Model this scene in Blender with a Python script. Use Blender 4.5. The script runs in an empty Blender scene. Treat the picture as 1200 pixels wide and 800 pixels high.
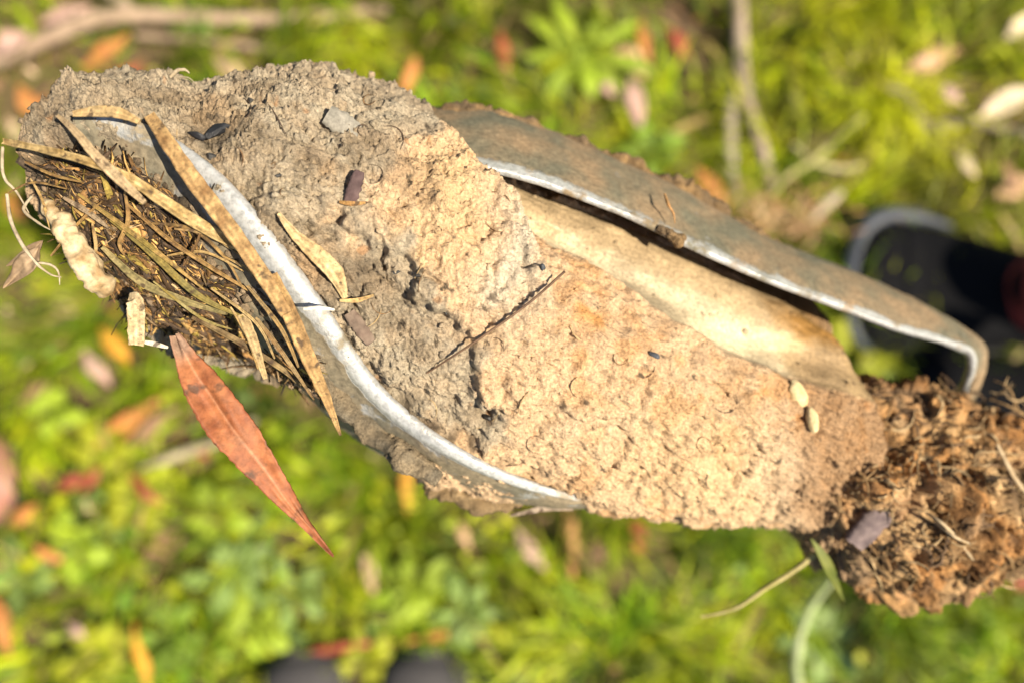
import bpy, math, random
import numpy as np
from mathutils import Vector, Matrix

random.seed(11)
RNG = np.random.default_rng(11)
sc = bpy.context.scene
COL = sc.collection

# ------------------------------------------------------------------ camera
W, H = 1200.0, 800.0                      # photograph pixels, used to read directions only
CAM = np.array([0.0, 0.0, 1.0])           # phone held about a metre above the grass
TILT = math.radians(6.0)
LENS = 28.8
FPX = LENS / 36.0 * W
cam_d = bpy.data.cameras.new('camera'); cam = bpy.data.objects.new('camera', cam_d); COL.objects.link(cam)
cam.location = CAM; cam.rotation_euler = (TILT, 0, 0)
cam_d.lens = LENS; cam_d.sensor_width = 36.0
cam_d.clip_start = 0.01; cam_d.clip_end = 2000
cam_d.dof.use_dof = True
cam_d.dof.focus_distance = 0.206
cam_d.dof.aperture_fstop = 5.4
sc.camera = cam

# ------------------------------------------------------------------ light
SUN_EL = math.radians(56); SUN_AZ = (0.92, -0.39)     # from the photographer's right, a little behind
wd = bpy.data.worlds.new('World'); sc.world = wd; wd.use_nodes = True
nt = wd.node_tree
sky = nt.nodes.new('ShaderNodeTexSky'); sky.sky_type = 'NISHITA'; sky.sun_disc = False
sky.sun_elevation = SUN_EL
sky.sun_rotation = math.atan2(SUN_AZ[0], SUN_AZ[1])
nt.links.new(sky.outputs[0], nt.nodes['Background'].inputs[0])
nt.nodes['Background'].inputs[1].default_value = 0.052
sl = bpy.data.lights.new('sun', 'SUN'); sl.energy = 5.0; sl.angle = math.radians(0.53); sl.color = (1.0, 0.89, 0.70)
so = bpy.data.objects.new('sun', sl); COL.objects.link(so)
sd = Vector((SUN_AZ[0] * math.cos(SUN_EL), SUN_AZ[1] * math.cos(SUN_EL), math.sin(SUN_EL)))
so.rotation_euler = sd.to_track_quat('Z', 'Y').to_euler(); so.location = (1, -1, 3)
sc.view_settings.view_transform = 'Standard'; sc.view_settings.look = 'None'
sc.view_settings.gamma = 1.0; sc.view_settings.exposure = 1.22

# ------------------------------------------------------------------ directions and frames
CR = np.array(Matrix.Rotation(TILT, 3, 'X'))
def ray(px, py):
    d = np.array([(px - W / 2) / FPX, -(py - H / 2) / FPX, -1.0])
    return CR @ d
def on_ground(px, py, z=0.0):
    d = ray(px, py); return CAM + d * ((z - CAM[2]) / d[2])
def project(P):
    q = (P - CAM) @ CR
    return W / 2 + FPX * q[:, 0] / -q[:, 2], H / 2 - FPX * q[:, 1] / -q[:, 2]
# frame of the auger head: its long axis tips away from the camera to the right
A0 = CAM + ray(130, 265) * 0.228
A1 = CAM + ray(1100, 580) * 0.283
AX = (A1 - A0) / np.linalg.norm(A1 - A0)
vm = CAM - (A0 + A1) / 2; vm /= np.linalg.norm(vm)
NN = vm - AX * (vm @ AX); NN /= np.linalg.norm(NN)
PP = np.cross(NN, AX)
def at(px, py, n=0.0):                     # n millimetres in front of the auger's mid plane
    d = ray(px, py); o = A0 + NN * (n * 1e-3)
    return CAM + d * (((o - CAM) @ NN) / (d @ NN))

# ------------------------------------------------------------------ noise
def _h(ix, iy, iz, s):
    h = (ix.astype(np.uint32) * np.uint32(374761393) + iy.astype(np.uint32) * np.uint32(668265263)
         + iz.astype(np.uint32) * np.uint32(2147483647) + np.uint32((s * 974634777) & 0xffffffff))
    h = (h ^ (h >> np.uint32(13))) * np.uint32(1274126177)
    h = (h ^ (h >> np.uint32(16))) * np.uint32(2246822519)
    return h ^ (h >> np.uint32(15))
def _r(h): return h.astype(np.float64) / 4294967295.0
def noise(P, seed=0):
    f = np.floor(P); i = f.astype(np.int64); t = P - f; u = t * t * t * (t * (t * 6 - 15) + 10)
    out = 0
    for dx in (0, 1):
        wx = u[:, 0] if dx else 1 - u[:, 0]
        for dy in (0, 1):
            wy = u[:, 1] if dy else 1 - u[:, 1]
            for dz in (0, 1):
                wz = u[:, 2] if dz else 1 - u[:, 2]
                h = _h(i[:, 0] + dx, i[:, 1] + dy, i[:, 2] + dz, seed)
                g = ((h & np.uint32(1023)).astype(float) / 511.5 - 1) * (t[:, 0] - dx) \
                    + (((h >> np.uint32(10)) & np.uint32(1023)).astype(float) / 511.5 - 1) * (t[:, 1] - dy) \
                    + (((h >> np.uint32(20)) & np.uint32(1023)).astype(float) / 511.5 - 1) * (t[:, 2] - dz)
                out = out + wx * wy * wz * g
    return out * 1.4
def fbm(P, octv=4, seed=0, gain=0.5):
    a, s, o = 1.0, 1.0, 0
    for k in range(octv):
        o = o + a * noise(P * s + 17.3 * k, seed + k); a *= gain; s *= 2.03
    return o
def worley(P, seed=0, tilt=False):
    f = np.floor(P).astype(np.int64)
    d1 = np.full(len(P), 9.0); d2 = np.full(len(P), 9.0); idc = np.zeros(len(P)); off = np.zeros((len(P), 3))
    for dx in (-1, 0, 1):
        for dy in (-1, 0, 1):
            for dz in (-1, 0, 1):
                c = f + np.array([dx, dy, dz]); h = _h(c[:, 0], c[:, 1], c[:, 2], seed)
                q = c + np.stack([(h & np.uint32(1023)), (h >> np.uint32(10)) & np.uint32(1023), (h >> np.uint32(20)) & np.uint32(1023)], 1) / 1023.0
                d = np.sqrt(((P - q) ** 2).sum(1)); near = d < d1
                d2 = np.where(near, d1, np.minimum(d2, d)); idc = np.where(near, _r(h * np.uint32(2654435761)), idc); d1 = np.where(near, d, d1); off = np.where(near[:, None], P - q, off)
    if tilt:
        a = idc * 6.2832; b = (idc * 97.3 % 1) * 2 - 1; return d1, d2, idc, off[:, 0] * np.cos(a) + off[:, 1] * np.sin(a) + off[:, 2] * b
    return d1, d2, idc
def sstep(a, b, x):
    t = np.clip((x - a) / (b - a), 0, 1); return t * t * (3 - 2 * t)
def sdist(X, Y, poly):                     # signed distance to a polyline; positive to the right of travel on the picture (y down)
    best = np.full(len(X), 1e9); sg = np.zeros(len(X)); par = np.zeros(len(X))
    poly = np.array(poly, float)
    for k in range(len(poly) - 1):
        ax, ay = poly[k]; bx, by = poly[k + 1]; ex, ey = bx - ax, by - ay; L = ex * ex + ey * ey
        t = np.clip(((X - ax) * ex + (Y - ay) * ey) / L, 0, 1)
        dx, dy = X - ax - t * ex, Y - ay - t * ey; d = np.hypot(dx, dy)
        m = d < best - 1e-6; cr = ex * (Y - ay) - ey * (X - ax)
        best = np.where(m, d, best); sg = np.where(m, np.sign(cr), sg); par = np.where(m, (k + t) / (len(poly) - 1), par)
    return best * sg, par
def resample(pts, n):
    p = np.array(pts, float); m = len(p)
    out = []
    for x in np.linspace(0, m - 1, n):     # Catmull-Rom through the points
        i = min(int(x), m - 2); t = x - i
        a, b, c, d = p[max(i - 1, 0)], p[i], p[i + 1], p[min(i + 2, m - 1)]
        out.append(0.5 * (2 * b + (c - a) * t + (2 * a - 5 * b + 4 * c - d) * t * t + (3 * b - a - 3 * c + d) * t ** 3))
    return np.array(out)

# ------------------------------------------------------------------ mesh and object helpers
def raw_mesh(name, V, F, mat, col=None, extra=None, smooth=True):
    V = np.asarray(V, float); me = bpy.data.meshes.new(name)
    if isinstance(F, np.ndarray) and F.ndim == 2:
        k = F.shape[1]; me.vertices.add(len(V)); me.vertices.foreach_set('co', V.ravel())
        me.loops.add(F.size); me.loops.foreach_set('vertex_index', F.ravel().astype(np.int32))
        me.polygons.add(len(F)); me.polygons.foreach_set('loop_start', np.arange(0, F.size, k, dtype=np.int32))
        me.update(calc_edges=True)
    else:
        me.from_pydata(V.tolist(), [], [list(map(int, f)) for f in F])
    if col is not None:
        c = np.ones((len(V), 4)); c[:, :3] = col
        a = me.attributes.new('tint', 'FLOAT_COLOR', 'POINT'); a.data.foreach_set('color', c.ravel())
    for k, v in (extra or {}).items():
        a = me.attributes.new(k, 'FLOAT', 'POINT'); a.data.foreach_set('value', np.asarray(v, float).ravel())
    if smooth: me.polygons.foreach_set('use_smooth', np.ones(len(me.polygons), bool))
    me.validate(); me.materials.append(mat); me.update()
    return me
def link(name, me, parent=None, label=None, cat=None, group=None, kind=None, origin=None):
    o = bpy.data.objects.new(name, me); COL.objects.link(o)
    if origin is not None and me is not None:
        me.transform(Matrix.Translation(-Vector(origin))); o.location = origin
    if parent is not None:
        o.parent = parent; o.location = Vector(o.location) - parent.location
    if label: o['label'] = label
    if cat: o['category'] = cat
    if group: o['group'] = group
    if kind: o['kind'] = kind
    return o
def empty(name, loc, label, cat, group=None):
    o = link(name, None, label=label, cat=cat, group=group); o.location = Vector(loc); o.empty_display_size = 0.02
    return o
def grid_faces(nu, nv, wrap=False, off=0):
    i = np.arange(nu - 1)[:, None]; j = np.arange(nv if wrap else nv - 1)[None, :]; j2 = (j + 1) % nv
    return np.stack([i * nv + j, (i + 1) * nv + j, (i + 1) * nv + j2, i * nv + j2], -1).reshape(-1, 4) + off
class Bag:                                 # many small quads joined into one mesh
    def __init__(s): s.V, s.F, s.C, s.n = [], [], [], 0
    def add(s, V, F, C):
        V = np.asarray(V); s.V.append(V); s.F.append(np.asarray(F) + s.n); s.n += len(V)
        s.C.append(np.broadcast_to(np.asarray(C, float), V.shape))
    def mesh(s, name, mat, smooth=True):
        return raw_mesh(name, np.concatenate(s.V), np.concatenate(s.F), mat, np.concatenate(s.C), smooth=smooth)

# ------------------------------------------------------------------ materials
def new_mat(name):
    m = bpy.data.materials.new(name); m.use_nodes = True
    n = m.node_tree; return m, n, n.nodes['Principled BSDF'], n.nodes['Material Output']
def nd(n, t, **kw):
    x = n.nodes.new(t)
    for k, v in kw.items():
        if hasattr(x, k): setattr(x, k, v)
        else: x.inputs[k].default_value = v
    return x
def tint_mat(name, rough=0.9, var=0.25, scale=900., bump=0.4, bdist=0.0004, translucent=0.0, spec=0.3, gloss=False, stretch=None, spots=0.0):
    m, n, b, out = new_mat(name); L = n.links.new
    at_ = nd(n, 'ShaderNodeAttribute', attribute_name='tint')
    tc = nd(n, 'ShaderNodeTexCoord')
    src = tc.outputs['Object']
    if stretch:
        mp = nd(n, 'ShaderNodeMapping'); mp.inputs['Scale'].default_value = stretch; L(src, mp.inputs[0]); src = mp.outputs[0]
    nz = nd(n, 'ShaderNodeTexNoise', Scale=scale, Detail=5.0, Roughness=0.65); L(src, nz.inputs['Vector'])
    mr = nd(n, 'ShaderNodeMapRange'); mr.inputs[1].default_value = 0.3; mr.inputs[2].default_value = 0.7
    mr.inputs[3].default_value = 1 - var; mr.inputs[4].default_value = 1 + var; L(nz.outputs[0], mr.inputs[0])
    mx = nd(n, 'ShaderNodeVectorMath', operation='SCALE'); L(at_.outputs['Color'], mx.inputs[0]); L(mr.outputs[0], mx.inputs['Scale'])
    colr = mx.outputs[0]
    if spots:
        n2 = nd(n, 'ShaderNodeTexNoise', Scale=scale * 0.45, Detail=3.0); L(src, n2.inputs['Vector'])
        r2 = nd(n, 'ShaderNodeMapRange'); r2.inputs[1].default_value = 0.60; r2.inputs[2].default_value = 0.68; r2.inputs[4].default_value = spots; L(n2.outputs[0], r2.inputs[0])
        m2 = nd(n, 'ShaderNodeMix', data_type='RGBA'); L(r2.outputs[0], m2.inputs[0]); L(colr, m2.inputs[6]); m2.inputs[7].default_value = (0.05, 0.03, 0.018, 1)
        colr = m2.outputs[2]
    L(colr, b.inputs['Base Color'])
    b.inputs['Roughness'].default_value = rough; b.inputs['Specular IOR Level'].default_value = spec
    if gloss:
        ga = nd(n, 'ShaderNodeAttribute', attribute_name='gloss')
        g = nd(n, 'ShaderNodeMapRange'); g.inputs[3].default_value = rough; g.inputs[4].default_value = 0.38; L(ga.outputs['Fac'], g.inputs[0]); L(g.outputs[0], b.inputs['Roughness'])
        bs = nd(n, 'ShaderNodeMapRange'); bs.inputs[3].default_value = bump; bs.inputs[4].default_value = 0.08; L(ga.outputs['Fac'], bs.inputs[0])
    if bump:
        bp = nd(n, 'ShaderNodeBump', Strength=bump, Distance=bdist); L(nz.outputs[0], bp.inputs['Height']); L(bp.outputs[0], b.inputs['Normal'])
        if gloss: L(bs.outputs[0], bp.inputs['Strength'])
    if translucent:
        t = nd(n, 'ShaderNodeBsdfTranslucent'); L(colr, t.inputs[0])
        ms = nd(n, 'ShaderNodeMixShader'); ms.inputs[0].default_value = translucent
        L(b.outputs[0], ms.inputs[1]); L(t.outputs[0], ms.inputs[2]); L(ms.outputs[0], out.inputs['Surface'])
    return m
M_SOIL = tint_mat('clay_soil', 0.95, 0.42, 1300., 1.0, 0.0010, gloss=True, spots=0.30)
M_STRAW = tint_mat('dry_straw', 0.75, 0.5, 800., 0.8, 0.0005, translucent=0.10, spots=0.85)
M_ROOT = tint_mat('root', 0.8, 0.3, 900., 0.5, 0.0003)
M_LEAF = tint_mat('dead_leaf', 0.6, 0.35, 420., 0.5, 0.0005, translucent=0.2, spots=0.75)
M_GLEAF = tint_mat('ground_leaf', 0.5, 0.25, 120., 0.3, 0.0008, translucent=0.12, spots=0.35)
M_GRASS = tint_mat('grass_blade', 0.55, 0.2, 60., 0.0, translucent=0.35, spec=0.4)
M_WOOD = tint_mat('weathered_twig', 0.85, 0.35, 160., 0.5, 0.002)
M_CHAR = tint_mat('charcoal', 0.6, 0.3, 900., 0.6, 0.0004, spec=0.5)
M_GROUND = tint_mat('leafy_earth', 0.95, 0.45, 70., 0.6, 0.006)

def metal_mat():
    m, n, b, out = new_mat('muddy_steel'); L = n.links.new
    tc = nd(n, 'ShaderNodeTexCoord')
    n1 = nd(n, 'ShaderNodeTexNoise', Scale=110., Detail=7.0, Roughness=0.65); L(tc.outputs['Object'], n1.inputs['Vector'])
    n2 = nd(n, 'ShaderNodeTexNoise', Scale=700., Detail=4.0, Roughness=0.6); L(tc.outputs['Object'], n2.inputs['Vector'])
    mu = nd(n, 'ShaderNodeAttribute', attribute_name='mud')
    ad = nd(n, 'ShaderNodeMath', operation='ADD'); L(n1.outputs[0], ad.inputs[0]); L(mu.outputs['Fac'], ad.inputs[1])
    a2 = nd(n, 'ShaderNodeMath', operation='MULTIPLY_ADD'); L(n2.outputs[0], a2.inputs[0]); a2.inputs[1].default_value = 0.5; L(ad.outputs[0], a2.inputs[2])
    mr = nd(n, 'ShaderNodeMapRange'); mr.inputs[1].default_value = 0.98; mr.inputs[2].default_value = 1.22; L(a2.outputs[0], mr.inputs[0])
    # bare steel, brushed and pitted
    cr = nd(n, 'ShaderNodeValToRGB'); L(n2.outputs[0], cr.inputs[0])
    cr.color_ramp.elements[0].position = 0.33; cr.color_ramp.elements[0].color = (0.25, 0.25, 0.245, 1)
    cr.color_ramp.elements[1].position = 0.58; cr.color_ramp.elements[1].color = (0.40, 0.40, 0.395, 1)
    ta = nd(n, 'ShaderNodeAttribute', attribute_name='tint')
    sv = nd(n, 'ShaderNodeVectorMath', operation='SCALE'); L(ta.outputs['Color'], sv.inputs[0])
    vr = nd(n, 'ShaderNodeMapRange'); vr.inputs[1].default_value = .3; vr.inputs[2].default_value = .7; vr.inputs[3].default_value = .65; vr.inputs[4].default_value = 1.3
    L(n2.outputs[0], vr.inputs[0]); L(vr.outputs[0], sv.inputs['Scale'])
    mx = nd(n, 'ShaderNodeMix', data_type='RGBA'); L(mr.outputs[0], mx.inputs[0]); L(cr.outputs[0], mx.inputs[6]); L(sv.outputs[0], mx.inputs[7])
    L(mx.outputs[2], b.inputs['Base Color'])
    me_ = nd(n, 'ShaderNodeMapRange'); me_.inputs[3].default_value = 0.25; me_.inputs[4].default_value = 0.0; L(mr.outputs[0], me_.inputs[0]); L(me_.outputs[0], b.inputs['Metallic'])
    ro = nd(n, 'ShaderNodeMapRange'); ro.inputs[3].default_value = 0.42; ro.inputs[4].default_value = 0.85; L(mr.outputs[0], ro.inputs[0]); L(ro.outputs[0], b.inputs['Roughness'])
    hs = nd(n, 'ShaderNodeMath', operation='ADD'); L(mr.outputs[0], hs.inputs[0]); L(n2.outputs[0], hs.inputs[1])
    bp = nd(n, 'ShaderNodeBump', Strength=0.45, Distance=0.0005); L(hs.outputs[0], bp.inputs['Height']); L(bp.outputs[0], b.inputs['Normal'])
    return m
M_METAL = metal_mat()
def plain_mat(name, c, rough, spec=0.4, var=0.25, scale=200., bump=0.2, bd=0.001):
    m, n, b, out = new_mat(name); L = n.links.new
    tc = nd(n, 'ShaderNodeTexCoord'); nz = nd(n, 'ShaderNodeTexNoise', Scale=scale, Detail=4.0); L(tc.outputs['Object'], nz.inputs['Vector'])
    cr = nd(n, 'ShaderNodeValToRGB'); L(nz.outputs[0], cr.inputs[0])
    cr.color_ramp.elements[0].position = .3; cr.color_ramp.elements[1].position = .7
    cr.color_ramp.elements[0].color = tuple(x * (1 - var) for x in c) + (1,); cr.color_ramp.elements[1].color = tuple(x * (1 + var) for x in c) + (1,)
    L(cr.outputs[0], b.inputs['Base Color']); b.inputs['Roughness'].default_value = rough; b.inputs['Specular IOR Level'].default_value = spec
    bp = nd(n, 'ShaderNodeBump', Strength=bump, Distance=bd); L(nz.outputs[0], bp.inputs['Height']); L(bp.outputs[0], b.inputs['Normal'])
    return m
M_BLACK = plain_mat('black_rubber', (0.004, 0.004, 0.005), 0.8, 0.1)
M_BUMPER = plain_mat('highlight_rubber', (0.030, 0.036, 0.050), 0.55)  # highlight along the black shoe's toe bumper, put into a paler colour
M_SOLE = plain_mat('dark_sole', (0.012, 0.012, 0.012), 0.7)
M_GREYSUEDE = plain_mat('grey_suede', (0.036, 0.033, 0.034), 0.8)
M_DARKCLOTH = plain_mat('dark_shoe_cloth', (0.016, 0.016, 0.018), 0.85)
M_BROWN = plain_mat('brown_leather', (0.26, 0.12, 0.085), 0.5)
M_RED = plain_mat('maroon_cloth', (0.20, 0.022, 0.02), 0.9, scale=500.)
M_RUBBERGRIP = plain_mat('black_grip', (0.02, 0.02, 0.02), 0.7)

# ================================================================== GROUND
n = 150
xs = np.concatenate([[-400, -120, -40, -15, -6, -3], np.linspace(-1.9, 1.9, n), [3, 6, 15, 40, 120, 400]])
gx, gy = np.meshgrid(xs, xs, indexing='ij'); P = np.stack([gx.ravel(), gy.ravel(), 0 * gx.ravel()], 1)
def ground_h(P):
    near = np.clip(2.2 - np.hypot(P[:, 0], P[:, 1]), 0, 1)
    return near * (0.010 * fbm(P * 5.0, 3, 3) + 0.004 * fbm(P * 30, 2, 5)) - 0.006
P[:, 2] = ground_h(P)
tn = fbm(P * 9, 3, 8)
gc = np.array([0.075, 0.048, 0.026])[None] * (1 + 0.5 * tn[:, None]) + np.array([0.03, 0.045, 0.0])[None] * np.clip(fbm(P * 3, 3, 9), 0, 1)[:, None]
far = sstep(.8, 2.4, np.hypot(P[:, 0], P[:, 1]))[:, None]
gc = gc * (1 - far) + np.array([0.075, 0.105, 0.012]) * far
gme = raw_mesh('ground', P, grid_faces(len(xs), len(xs)), M_GROUND, np.clip(gc, 0.005, 1))
link('ground', gme, kind='structure', label='dark leafy earth under the grass', cat='ground')

# how green or littered each spot of the ground is (read from the photograph)
def blobs(px, py, L):
    w = np.zeros(len(px))
    for (x, y, rx, ry, a) in L: w = w + a * np.exp(-((px - x) / rx) ** 2 - ((py - y) / ry) ** 2)
    return w
BARE = [(150, 440, 70, 50, .5), (40, 330, 60, 60, .35), (480, 80, 60, 50, .3), (30, 110, 120, 60, 1.0), (130, 60, 60, 40, .6), (30, 20, 60, 30, .7), (800, 30, 25, 50, 1.), (820, 110, 25, 60, .7), (900, 260, 70, 30, .9), (1130, 120, 70, 50, .9), (1190, 220, 40, 40, .6),
        (150, 510, 70, 40, .45), (60, 400, 50, 60, .35), (215, 640, 40, 30, .5), (60, 590, 40, 50, .4), (650, 640, 60, 30, .4), (720, 120, 40, 30, .5), (590, 60, 40, 40, .35), (10, 700, 20, 40, .6)]
BROAD = [(200, 560, 180, 160, 1.0), (400, 700, 230, 110, .9), (100, 720, 160, 90, .8), (680, 60, 60, 60, .6), (960, 740, 60, 50, .5), (760, 180, 40, 60, .5)]
YELL = [(1050, 180, 180, 90, 1.), (1000, 40, 220, 80, .8), (450, 40, 120, 60, .5), (620, 700, 60, 90, .7), (150, 560, 100, 60, .5)]

# ---- grass blades
def build_grass(N, seed):
    r = np.random.default_rng(seed)
    x = r.normal(0, 1.15, N); y = r.normal(.1, 1.05, N)
    inner = r.random(N) < 0.46
    x = np.where(inner, r.uniform(-0.85, 0.85, N), x); y = np.where(inner, r.uniform(-0.50, 0.75, N), y)
    base = np.stack([x, y, 0 * x], 1)
    # tufts
    tx = fbm(base * 14, 2, 41); px, py = project(base)
    bare = np.clip(blobs(px, py, BARE), 0, 1); broad = np.clip(blobs(px, py, BROAD), 0, 1); yell = np.clip(blobs(px, py, YELL), 0, 1)
    keep = r.random(N) < np.clip(0.50 + 1.25 * tx - 0.8 * bare - 0.25 * broad, 0.03, 1)
    base = base[keep]; bare, broad, yell = bare[keep], broad[keep], yell[keep]; N = len(base)
    base[:, 2] = ground_h(base) - 0.002
    lean_a = 2.5 * fbm(base * 4, 2, 77) * math.pi + r.normal(0, 0.9, N)
    ln = r.gamma(5, 0.0105, N).clip(0.018, 0.11); lean = r.uniform(0.3, 1.25, N)
    wd_ = r.uniform(0.0009, 0.0019, N) * (1 + (r.random(N) < 0.12) * 1.6)
    d = np.stack([np.cos(lean_a), np.sin(lean_a), 0 * lean_a], 1); s = np.stack([-d[:, 1], d[:, 0], d[:, 2]], 1)
    V = np.zeros((N, 4, 2, 3))
    for k, t in enumerate((0, 0.35, 0.7, 1.0)):
        ang = lean * (0.25 + 0.9 * t)
        pos = base + ln[:, None] * t * (d * np.sin(ang)[:, None] + np.array([0, 0, 1]) * np.cos(ang * 0.95)[:, None])
        ww = wd_ * (1, 0.95, 0.7, 0.08)[k]
        V[:, k, 0] = pos - s * ww[:, None]; V[:, k, 1] = pos + s * ww[:, None]
    F = np.concatenate([np.array([[2 * k, 2 * k + 1, 2 * k + 3, 2 * k + 2] for k in range(3)])[None] + 8 * np.arange(N)[:, None, None]]).reshape(-1, 4)
    g1 = np.array([0.12, 0.23, 0.005]); g2 = np.array([0.45, 0.455, 0.007]); g3 = np.array([0.34, 0.25, 0.09])
    t = np.clip(0.35 + 0.5 * fbm(base * 7, 2, 91) + r.normal(0, .22, N) + 0.45 * yell, 0, 1)[:, None]
    c = (g1 * (1 - t) + g2 * t) * np.clip(.88 + 1.5 * fbm(base * 11, 2, 95), .22, 1.5)[:, None]
    dry = (r.random(N) < 0.07 + 0.3 * bare)[:, None]; c = np.where(dry, g3 * r.uniform(.5, 1.1, (N, 1)), c) * r.uniform(.6, 1.3, (N, 1))
    C = np.repeat(c, 8, 0); 
    return V.reshape(-1, 3), F, C
V, F, C = build_grass(195000, 5)
link('grass', raw_mesh('grass', V, F, M_GRASS, C), kind='stuff', label='short yellow green grass blades covering the ground', cat='grass')

# ---- tiny round leaves of creeping ground cover
def build_cover(N, seed):
    r = np.random.default_rng(seed)
    x = r.uniform(-1.5, 1.5, N); y = r.uniform(-1.1, 1.2, N); inner = r.random(N) < 0.75
    x = np.where(inner, r.uniform(-0.8, 0.8, N), x); y = np.where(inner, r.uniform(-0.45, 0.7, N), y)
    base = np.stack([x, y, 0 * x], 1); px, py = project(base)
    bare = np.clip(blobs(px, py, BARE), 0, 1); broad = np.clip(blobs(px, py, BROAD), 0, 1)
    keep = r.random(N) < np.clip(-.05 + 0.5 * fbm(base * 6, 2, 21) + 0.9 * broad - 0.5 * bare, 0.0, 1)
    base = base[keep]; N = len(base); broad = broad[keep]
    c0 = base + np.array([0, 0, 1]) * (ground_h(base) + r.uniform(0.008, 0.042, N))[:, None]
    rad = r.uniform(0.003, 0.0085, N); az = r.uniform(0, 6.28, N); tl = r.normal(0, .45, N)
    ang = np.linspace(0, 2 * math.pi, 8, endpoint=False)
    e1 = np.stack([np.cos(az) * np.cos(tl), np.sin(az) * np.cos(tl), np.sin(tl)], 1); e2 = np.stack([-np.sin(az), np.cos(az), 0 * az], 1)
    up = np.cross(e1, e2)
    V = np.zeros((N, 9, 3)); V[:, 0] = c0 - up * (rad * 0.22)[:, None]
    for k, a in enumerate(ang):
        V[:, 1 + k] = c0 + rad[:, None] * (e1 * math.cos(a) * 1.15 + e2 * math.sin(a) * 0.85)
    F = np.array([[0, 1 + k, 1 + (k + 1) % 8] for k in range(8)])[None] + 9 * np.arange(N)[:, None, None]
    t = np.clip(0.5 + 0.7 * fbm(base * 8, 2, 61) + r.normal(0, .2, N), 0, 1)[:, None]
    c = np.array([0.11, 0.22, 0.012]) * (1 - t) + np.array([0.44, 0.45, 0.008]) * t
    blue = (fbm(base * 9, 2, 67) > 0.28)[:, None]; c = np.where(blue, np.array([0.17, 0.26, 0.06]), c) * r.uniform(.75, 1.3, (N, 1))
    return V.reshape(-1, 3), F.reshape(-1, 3), np.repeat(c, 9, 0)
V, F, C = build_cover(15000, 6)
link('ground_cover', raw_mesh('ground_cover', V, F, M_GRASS, C), kind='stuff', label='creeping ground cover of tiny round green leaves', cat='ground cover')

# ---- litter crumbs of bark and leaf
def build_litter(N, seed):
    r = np.random.default_rng(seed)
    x = r.uniform(-1.1, 1.1, N); y = r.uniform(-0.7, 0.95, N); base = np.stack([x, y, 0 * x], 1); px, py = project(base)
    bare = np.clip(blobs(px, py, BARE), 0, 1.2); keep = r.random(N) < 0.22 + 0.8 * bare
    base = base[keep]; N = len(base); base[:, 2] = ground_h(base) + r.uniform(0.003, 0.016, N)
    az = r.uniform(0, 6.28, N); tl = r.normal(0, .35, N); ln = r.gamma(3, 0.005, N).clip(.004, .045); wv = ln * r.uniform(.12, .45, N)
    e1 = np.stack([np.cos(az) * np.cos(tl), np.sin(az) * np.cos(tl), np.sin(tl)], 1); e2 = np.stack([-np.sin(az), np.cos(az), r.normal(0, .3, N)], 1)
    V = np.zeros((N, 6, 3))
    for k, (a, b_) in enumerate(((-1, 0), (-.4, -1), (.5, -.8), (1, 0), (.4, 1), (-.5, .8))):
        V[:, k] = base + e1 * (a * ln * .5)[:, None] + e2 * (b_ * wv * .5)[:, None]
    F = np.array([[0, 1, 2, 5], [5, 2, 3, 4]])[None] + 6 * np.arange(N)[:, None, None]
    pal = np.array([[.30, .17, .09], [.42, .28, .16], [.13, .06, .03], [.36, .13, .04], [.5, .36, .24], [.20, .11, .07]])
    c = pal[r.integers(0, len(pal), N)] * r.uniform(.6, 1.2, (N, 1))
    return V.reshape(-1, 3), F.reshape(-1, 4), np.repeat(c, 6, 0)
V, F, C = build_litter(7000, 8)
link('leaf_litter', raw_mesh('leaf_litter', V, F, M_GLEAF, C), kind='stuff', label='fine brown bark and leaf litter between the grass', cat='litter')

# ================================================================== builders for strips, tubes, leaves
def frame_along(pts, up):
    t = np.gradient(pts, axis=0); t /= np.linalg.norm(t, axis=1)[:, None] + 1e-12
    s = np.cross(t, up); s /= np.linalg.norm(s, axis=1)[:, None] + 1e-12
    return t, s, np.cross(s, t)
def strip_geo(pts, width, thick, up=NN, roll=0.0, cup=0.15, m=7, nseg=40, seed=0, ragged=0.15, twist=0.0):
    """a flat dry blade: real thickness, cupped section, uneven edges"""
    p = resample(pts, nseg); t, s, u = frame_along(p, np.asarray(up, float))
    q = np.linspace(0, 1, nseg); wv = np.interp(q, np.linspace(0, 1, len(width)), width)
    a = roll + twist * q; sa = s * np.cos(a)[:, None] + u * np.sin(a)[:, None]; ua = u * np.cos(a)[:, None] - s * np.sin(a)[:, None]
    r = np.random.default_rng(seed)
    el = 1 + ragged * noise(np.stack([q * 14, 0 * q + seed, 0 * q], 1), 1); er = 1 + ragged * noise(np.stack([q * 14, 0 * q + seed + 9, 0 * q], 1), 2)
    f = np.linspace(-1, 1, m); V = np.zeros((nseg, 2 * m, 3)); cc = np.zeros((nseg, 2 * m))
    for k in range(m):
        e = np.where(f[k] < 0, el, er) * wv * 0.5 * f[k]
        lift = (cup * (f[k] ** 2 - .5)) * wv + 0.04 * wv * noise(np.stack([q * 9, 0 * q + f[k] * 2, 0 * q + seed], 1), 4)
        base = p + sa * e[:, None] + ua * lift[:, None]
        V[:, k] = base + ua * (thick / 2); V[:, 2 * m - 1 - k] = base - ua * (thick / 2)
        cc[:, k] = cc[:, 2 * m - 1 - k] = f[k]
    F = grid_faces(nseg, 2 * m, True).tolist()
    F.append(list(range(2 * m))[::-1]); F.append([(nseg - 1) * 2 * m + k for k in range(2 * m)])
    return V.reshape(-1, 3), F, np.repeat(q, 2 * m), cc.ravel()
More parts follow.
